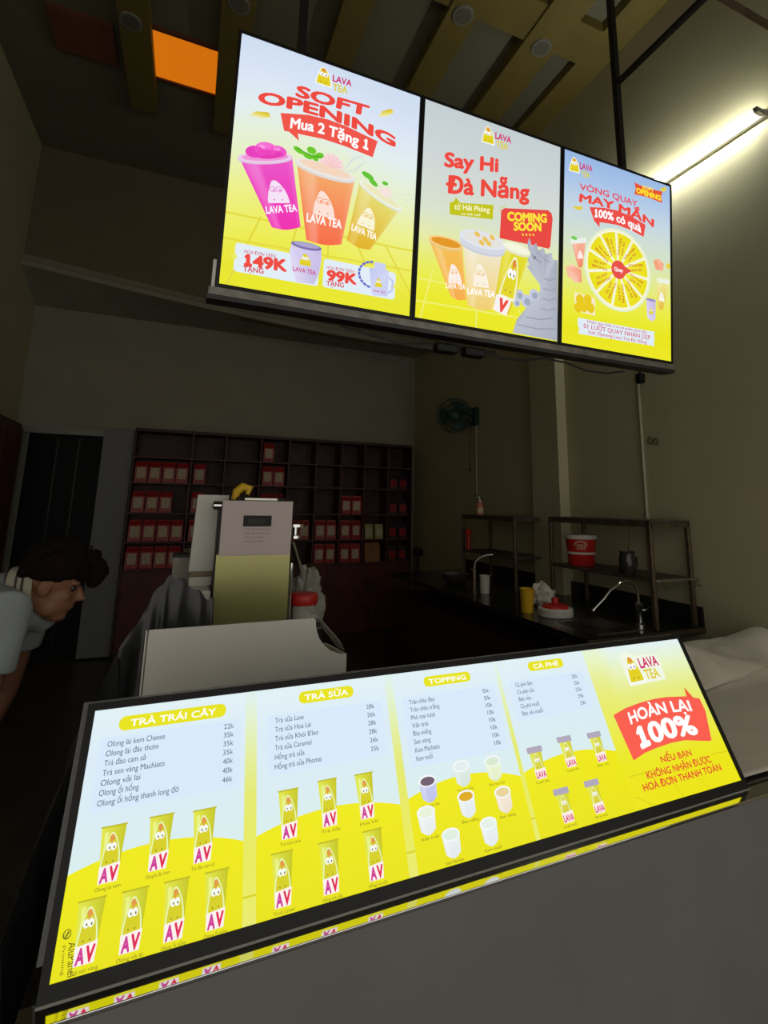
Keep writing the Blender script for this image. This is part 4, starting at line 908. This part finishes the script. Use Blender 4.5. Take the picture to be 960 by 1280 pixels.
MB().lathe([(.018,0),(.018,.03),(.008,.035)], (.128, 2.29, 1.74), 12, (-1,0,0)).build('side_screw', 'chrome', t, True)
yl = MB(); yl.tube([(.185,2.36,1.765),(.19,2.36,1.80),(.215,2.355,1.822),(.245,2.35,1.815),(.235,2.35,1.79)], [.016,.018,.02,.018,.010], 12)
tag(yl.build('tape_roll', 'yellow', None, True), 'small curled yellow tape holder on top of the sealing machine', 'tape')
t = thing('shaker_machine', 'slim white upright machine standing left of the cup sealing machine', 'machine', (.06, 2.5, WT))
MB().prism([(.026,2.42,1.46),(.155,2.42,1.46),(.165,2.42,1.785),(.036,2.42,1.785)], (0,.16,0)).build('column', 'whiteplastic', t)
MB().box((.028, 2.412, 1.44), (.135, 2.60, 1.462), .003).build('shelf_lip', 'rack', t)
MB().box((-.055, 2.30, WT), (.118, 2.62, 1.40), .012).build('base', 'whiteplastic', t)
MB().box((-.052, 2.294, 1.32), (.112, 2.302, 1.326)).box((-.052, 2.294, 1.27), (.112, 2.302, 1.274)).build('panel_line', 'rack', t)
MB().tube([(.022,2.43,1.55),(.005,2.42,1.55)], .006, 8).build('button', 'chrome', t, True)
MB().box((.03, 2.42, 1.40), (.12, 2.58, 1.445), .004).build('neck', 'whiteplastic', t)
t = thing('clear_container', 'tall clear plastic container left of the white upright machine', 'container', (.0, 2.69, WT))
MB().prism([(-.035,2.64,WT),(.045,2.64,WT),(.052,2.64,1.50),(-.042,2.64,1.50)], (0,.11,0)).build('container_body', 'clear', t)
MB().box((-.046, 2.634, 1.50), (.056, 2.756, 1.515), .004).build('lid', 'gl', t)
t = thing('jar', 'clear jar with a bright red lid beside the cup sealing machine', 'jar', (.51, 2.35, WT))
jb = (.505, 2.33, WT)
MB().lathe([(.052,0),(.056,.01),(.056,.385),(.05,.40),(.046,.40),(.05,.38),(.05,.015)], jb, 24).build('jar_body', 'clear', t, True)
MB().lathe([(.058,.40),(.060,.404),(.060,.438),(.055,.444)], jb, 24).build('lid', 'red', t, True)
tag(crumple((.55, 2.50, 1.29), .11, (.72,.8,1.3), 9, .55, 20).build('plastic_bag', 'glove', None, True), 'crinkled grey plastic bag behind the red lidded jar', 'bag')
tag(MB().box((.51, 2.42, WT), (.62, 2.6, 1.2), .01).build('storage_tub', 'gl', None), 'dark storage tub under the crinkled grey plastic bag', 'tub')

# black plastic sheet draped over the end of the counter
RID = [(.115,2.06,1.405),(.075,2.05,1.425),(.02,2.04,1.47),(-.025,2.03,1.492),(-.06,2.02,1.475),(-.115,2.0,1.37),(-.190,1.93,1.22),(-.215,1.80,1.10),(-.240,1.62,1.02),(-.250,1.45,.97),(-.250,1.30,.93)]
def smoothP(L, t):
    t *= len(L)-1; i = min(int(t), len(L)-2); f = t-i
    p0, p1, p2, p3 = (Vector(L[max(0, min(len(L)-1, q))]) for q in (i-1, i, i+1, i+2))
    return .5*((2*p1)+(p2-p0)*f+(2*p0-5*p1+4*p2-p3)*f*f+(3*p1-p0-3*p2+p3)*f**3)
def drape(u, v):
    # v: 0 = hem at the back, .35 = ridge, 1 = hem at the front;  u: along the ridge from the machines to the counter's end
    rg_ = smoothP(RID, u); tn_ = (smoothP(RID, min(1, u+.01))-smoothP(RID, max(0, u-.01))); tn_.z = 0; tn_.normalize()
    out = Vector((tn_.y, -tn_.x, 0))                    # towards the aisle and the viewer
    if out.y > 0 and abs(out.y) > abs(out.x): out = -out
    if u > .62: out = Vector((-1, -.1, 0)).normalized()
    k = (v-.35)/.65 if v > .35 else (.35-v)/.35
    bottom = CT+.004 if u < .55 else max(.30, CT-max(0, u-.62)*2.4)
    if v < .35: bottom = max(bottom, rg_.z-.35); out = -out*.5
    f = (.009+.012*k)*math.sin(u*58+3*noise.noise(Vector((u*4, k*2, 0))))+.012*noise.noise(Vector((u*9, k*2.2, 4)))*k
    spread = .030*math.sin(min(1, k*2.5)*PI/2)
    lim = 1 if u > .62 or v < .35 else .55
    p = rg_+out*(spread+f*min(1, k*3+.15))*lim
    p.z = rg_.z-(rg_.z-bottom)*k+.008*math.sin(u*58+1)*(1-k)
    return p
dr = MB().grid(drape, 150, 46)
tag(dr.build('plastic_sheet', 'drape', None, True, .002), 'black plastic sheet draped in folds over the left end of the counter', 'sheet')

# white sheet spread over the right end of the counter, with a rumpled heap at the back
def cloth(u, v):
    x = 1.56+1.62*u; y = 1.12+1.0*v
    z = CT+.008+.006*noise.noise(Vector((x*3, y*3, 0)))
    h = max(0, (v-.52)/.48); e = math.sin(min(1, h*1.5)*PI/2)
    z += e*(.035+.055*max(0, noise.noise(Vector((x*2.2, y*2.6, 3)))+.35)+.03*abs(noise.noise(Vector((x*5, y*5, 7)))))*min(1, (u+.08)*2.5)
    z += .012*max(0, 1-abs(v-.50-.1*math.sin(u*3))/.02)*.6
    if v > .96: z = z*(1-(v-.96)/.04*.3)+CT*(v-.96)/.04*.3
    return (x, y, z)
o = MB().grid(cloth, 80, 56).build('cloth', 'cloth', None, True, .004); tag(o, 'white sheet spread over the right end of the counter beside the menu', 'cloth')
def heap(u, v):
    x = 2.0+1.15*u; y = 1.62+.42*v+.10*math.sin(u*2.2)
    w = math.sin(PI*min(1, v*1.02))**.7 if 0 < v < 1 else 0
    z = CT+.020+w*(.075+.05*noise.noise(Vector((x*3.1, y*3.4, 5)))+.03*math.sin(u*7+v*2.4))*min(1, u*4+.1)*min(1, (1-u)*6+.1)
    z += .014*abs(noise.noise(Vector((x*9, y*9, 1))))*w
    return (x, y, z)
o = MB().grid(heap, 70, 40).build('folded_cloth', 'cloth', None, True, .005); tag(o, 'rumpled white cloth heaped on the white sheet near the right wall', 'cloth')

# ================================================================== PERSON
def person():
    P = thing('person', 'person in a pale polo shirt leaning forward behind the counter at left', 'person', (-.86, 1.9, 0))
    def remesh(mb, name, m, voxel, smooth_it=3, parent=P):
        o = mb.build(name, m, parent, True)
        md = o.modifiers.new('remesh', 'REMESH'); md.mode = 'VOXEL'; md.voxel_size = voxel; md.use_smooth_shade = True
        ms = o.modifiers.new('smooth', 'SMOOTH'); ms.iterations = smooth_it; ms.factor = .5
        me = bpy.data.meshes.new_from_object(o.evaluated_get(bpy.context.evaluated_depsgraph_get()))
        o.modifiers.clear(); old = o.data; o.data = me; bpy.data.meshes.remove(old)
        if not me.materials: me.materials.append(M[m])
        for p in me.polygons: p.use_smooth = True
        return o
    H = Vector((-.378, 1.9, 1.497))                      # middle of the skull
    tilt = Matrix.Rotation(R(16), 3, 'Y')                # nose turned down a little, looking to +X
    def hp(x, y, z): return H+tilt@Vector((x, y, z))
    b = MB()
    def ell(c, r, sc):                                    # ellipsoid in the head's own axes
        m = MB().ball((0,0,0), r, 12, sc); b.add([hp(*(v+Vector(c))) for v in m.v], m.f)
    ell((-.012,0,.03), .1, (.96,.76,.92))                 # skull
    ell((.030,0,-.035), .072, (.86,.82,1.15))             # face
    ell((.050,0,-.094), .034, (1.0,1.0,.72))              # chin and jaw
    for s in (-1, 1):
        ell((.018,s*.040,-.065), .036, (1.15,.55,1.0)); ell((.062,s*.036,-.022), .022, (.8,1,.8))   # jaw corner, cheek
        ell((.078,s*.030,.026), .017, (.7,1.5,.55))       # brow
        ell((-.004,s*.076,-.008), .026, (.75,.28,1.15)); ell((-.014,s*.082,-.002), .022, (.6,.35,1.1))  # ear
    b.tube([hp(.078,0,.022), hp(.092,0,-.002), hp(.108,0,-.026), hp(.086,0,-.036)], [.009,.011,.014,.010], 10)   # nose
    for s in (-1, 1): ell((.088,s*.012,-.030), .009, (1,1,.8))
    ell((.084,0,-.056), .016, (.7,1.35,.42)); ell((.080,0,-.068), .015, (.7,1.2,.42))                  # lips
    NB_ = Vector((-.475,1.9,1.475))
    b.tube([hp(-.03,0,-.03), hp(-.045,0,-.075), (-.455,1.9,1.48), NB_], [.060,.056,.058,.066], 16)
    CH = Vector((-.62,1.9,1.32)); HIP = Vector((-.85,1.9,.98))
    b.tube([NB_, (-.53,1.9,1.43), CH, (-.74,1.9,1.14), HIP, (-.87,1.9,.90)], [.06,.11,.135,.12,.135,.12], 18)
    hands = {}
    for s, SH, EL, WR in ((-1, Vector((-.475,1.735,1.425)), Vector((-.49,1.70,1.10)), Vector((-.56,1.74,.87))), (1, Vector((-.475,2.075,1.41)), Vector((-.52,2.12,1.10)), Vector((-.60,2.08,.88)))):
        b.tube([(-.56,1.9+s*.06,1.41), SH, SH.lerp(EL,.45), EL, EL.lerp(WR,.35), WR], [.08,.066,.050,.041,.042,.027], 14)
        d = (WR-EL).normalized(); side = Vector((1,0,.1)).normalized(); side = (side-d*side.dot(d)).normalized(); pn = d.cross(side)
        pc = WR+d*.05
        b.tube([WR-d*.01, WR+d*.025, WR+d*.06, WR+d*.085], [.026,.030,.034,.030], 10)
        for k, (L, off) in enumerate(((.072,-.027),(.082,-.009),(.076,.009),(.060,.026))):
            st_ = WR+d*.085+side*off
            b.tube([st_-d*.02, st_+d*L*.4, st_+d*L*.72+pn*s*.012, st_+d*L*.92+pn*s*.028], [.010,.0095,.0085,.0075], 8)
        b.tube([WR+d*.025-side*.02, WR+d*.05-side*.045, WR+d*.085-side*.052], [.013,.011,.0085], 8)
        hy = 1.9+s*.09
        b.tube([(-.855,hy,.95),(-.80,hy,.52),(-.87,hy,.10)], [.085,.060,.042], 14)
        b.tube([(-.89,hy,.045),(-.80,hy,.04),(-.70,hy,.035)], [.04,.04,.028], 10)
    remesh(b, 'body', 'skin', .0055, 4)
    # eyes and lips
    for s in (-1, 1): MB().ball(hp(.070,s*.031,.006), .0125, 8).build('eye', 'eye', P, True)
    # hair
    h = MB()
    random.seed(4)
    def tuft(c, r): m = MB().ball((0,0,0), r, 6); h.add([hp(*(v+Vector(c))) for v in m.v], m.f)
    for i in range(190):
        a = random.uniform(0, 2*PI); e = random.uniform(-.15, 1); ce = math.sqrt(max(0, 1-max(e,0)**2))
        x, y, z = -.008+.100*ce*math.cos(a), .086*ce*math.sin(a), .035+.100*e
        if x > .05 and z < .055: continue
        if abs(y) > .05 and z < .04 and x > -.07: continue
        if z < .0 or x < -.088: continue
        tuft((x, y, z), random.uniform(.016, .030))
    for i in range(46):                                   # long fringe hanging in front of the forehead
        y = random.uniform(-.06, .06); k = random.random()
        tuft((.085+.045*math.sin(k*PI*.7), y, .125-.085*k), random.uniform(.016, .026))
    tuft((-.02,0,.06), .09)
    remesh(h, 'hair', 'hair', .006, 1)
    # polo shirt
    s_ = MB()
    s_.tube([NB_+Vector((.0,0,-.01)), (-.53,1.9,1.435), CH, (-.74,1.9,1.14), HIP+Vector((-.01,0,-.03))], [.088,.135,.160,.148,.150], 22)
    s_.tube([(-.50,1.9,1.40),(-.42,1.94,1.40),(-.385,1.96,1.345)], [.10,.07,.035], 14)
    for s, SH, EL in ((-1, Vector((-.475,1.735,1.425)), Vector((-.49,1.70,1.10))), (1, Vector((-.475,2.075,1.41)), Vector((-.52,2.12,1.10)))):
        s_.tube([(-.56,1.9+s*.04,1.42), SH+Vector((0,0,.004)), SH.lerp(EL,.28), SH.lerp(EL,.50)], [.105,.088,.076,.074], 18)
    remesh(s_, 'polo_shirt', 'shirt', .008, 3)
    ax = (hp(-.045,0,-.06)-NB_).normalized()
    cc = Vector((-.438,1.9,1.478))
    col = MB().lathe([(.086,-.055),(.088,-.03),(.083,.0),(.078,.018),(.074,.018),(.078,-.01),(.080,-.05)], cc, 30, (Vector((1,0,.10))).normalized()); co = col.build('collar', 'collar', P, True)
    for q in (-.030, -.012): MB().lathe([(.0888-.0022*(q+.03)/.018,q),(.0892-.0022*(q+.03)/.018,q+.002),(.0875-.0022*(q+.03)/.018,q+.007)], cc, 30, (Vector((1,0,.10))).normalized()).build('collar_stripe', 'collarstripe', co, True)
    tr_ = MB()
    tr_.tube([(-.82,1.9,1.03),(-.86,1.9,.95),(-.87,1.9,.87)], [.15,.158,.14], 20)
    for s in (-1, 1):
        hy = 1.9+s*.09; tr_.tube([(-.855,hy,.95),(-.80,hy,.52),(-.865,hy,.11)], [.102,.082,.072], 16)
    remesh(tr_, 'trousers', 'trouser', .012, 2)
    for s in (-1, 1):
        hy = 1.9+s*.09; sh_ = MB().tube([(-.92,hy,.05),(-.86,hy,.055),(-.78,hy,.05),(-.67,hy,.042)], [.048,.054,.052,.036], 14)
        for v in sh_.v: v.z = max(v.z, .002)
        sh_.build('shoe', 'black', P, True)
    P.location = (-.884, 2.185, 0); P.scale = (.978, .978, .978)
person()
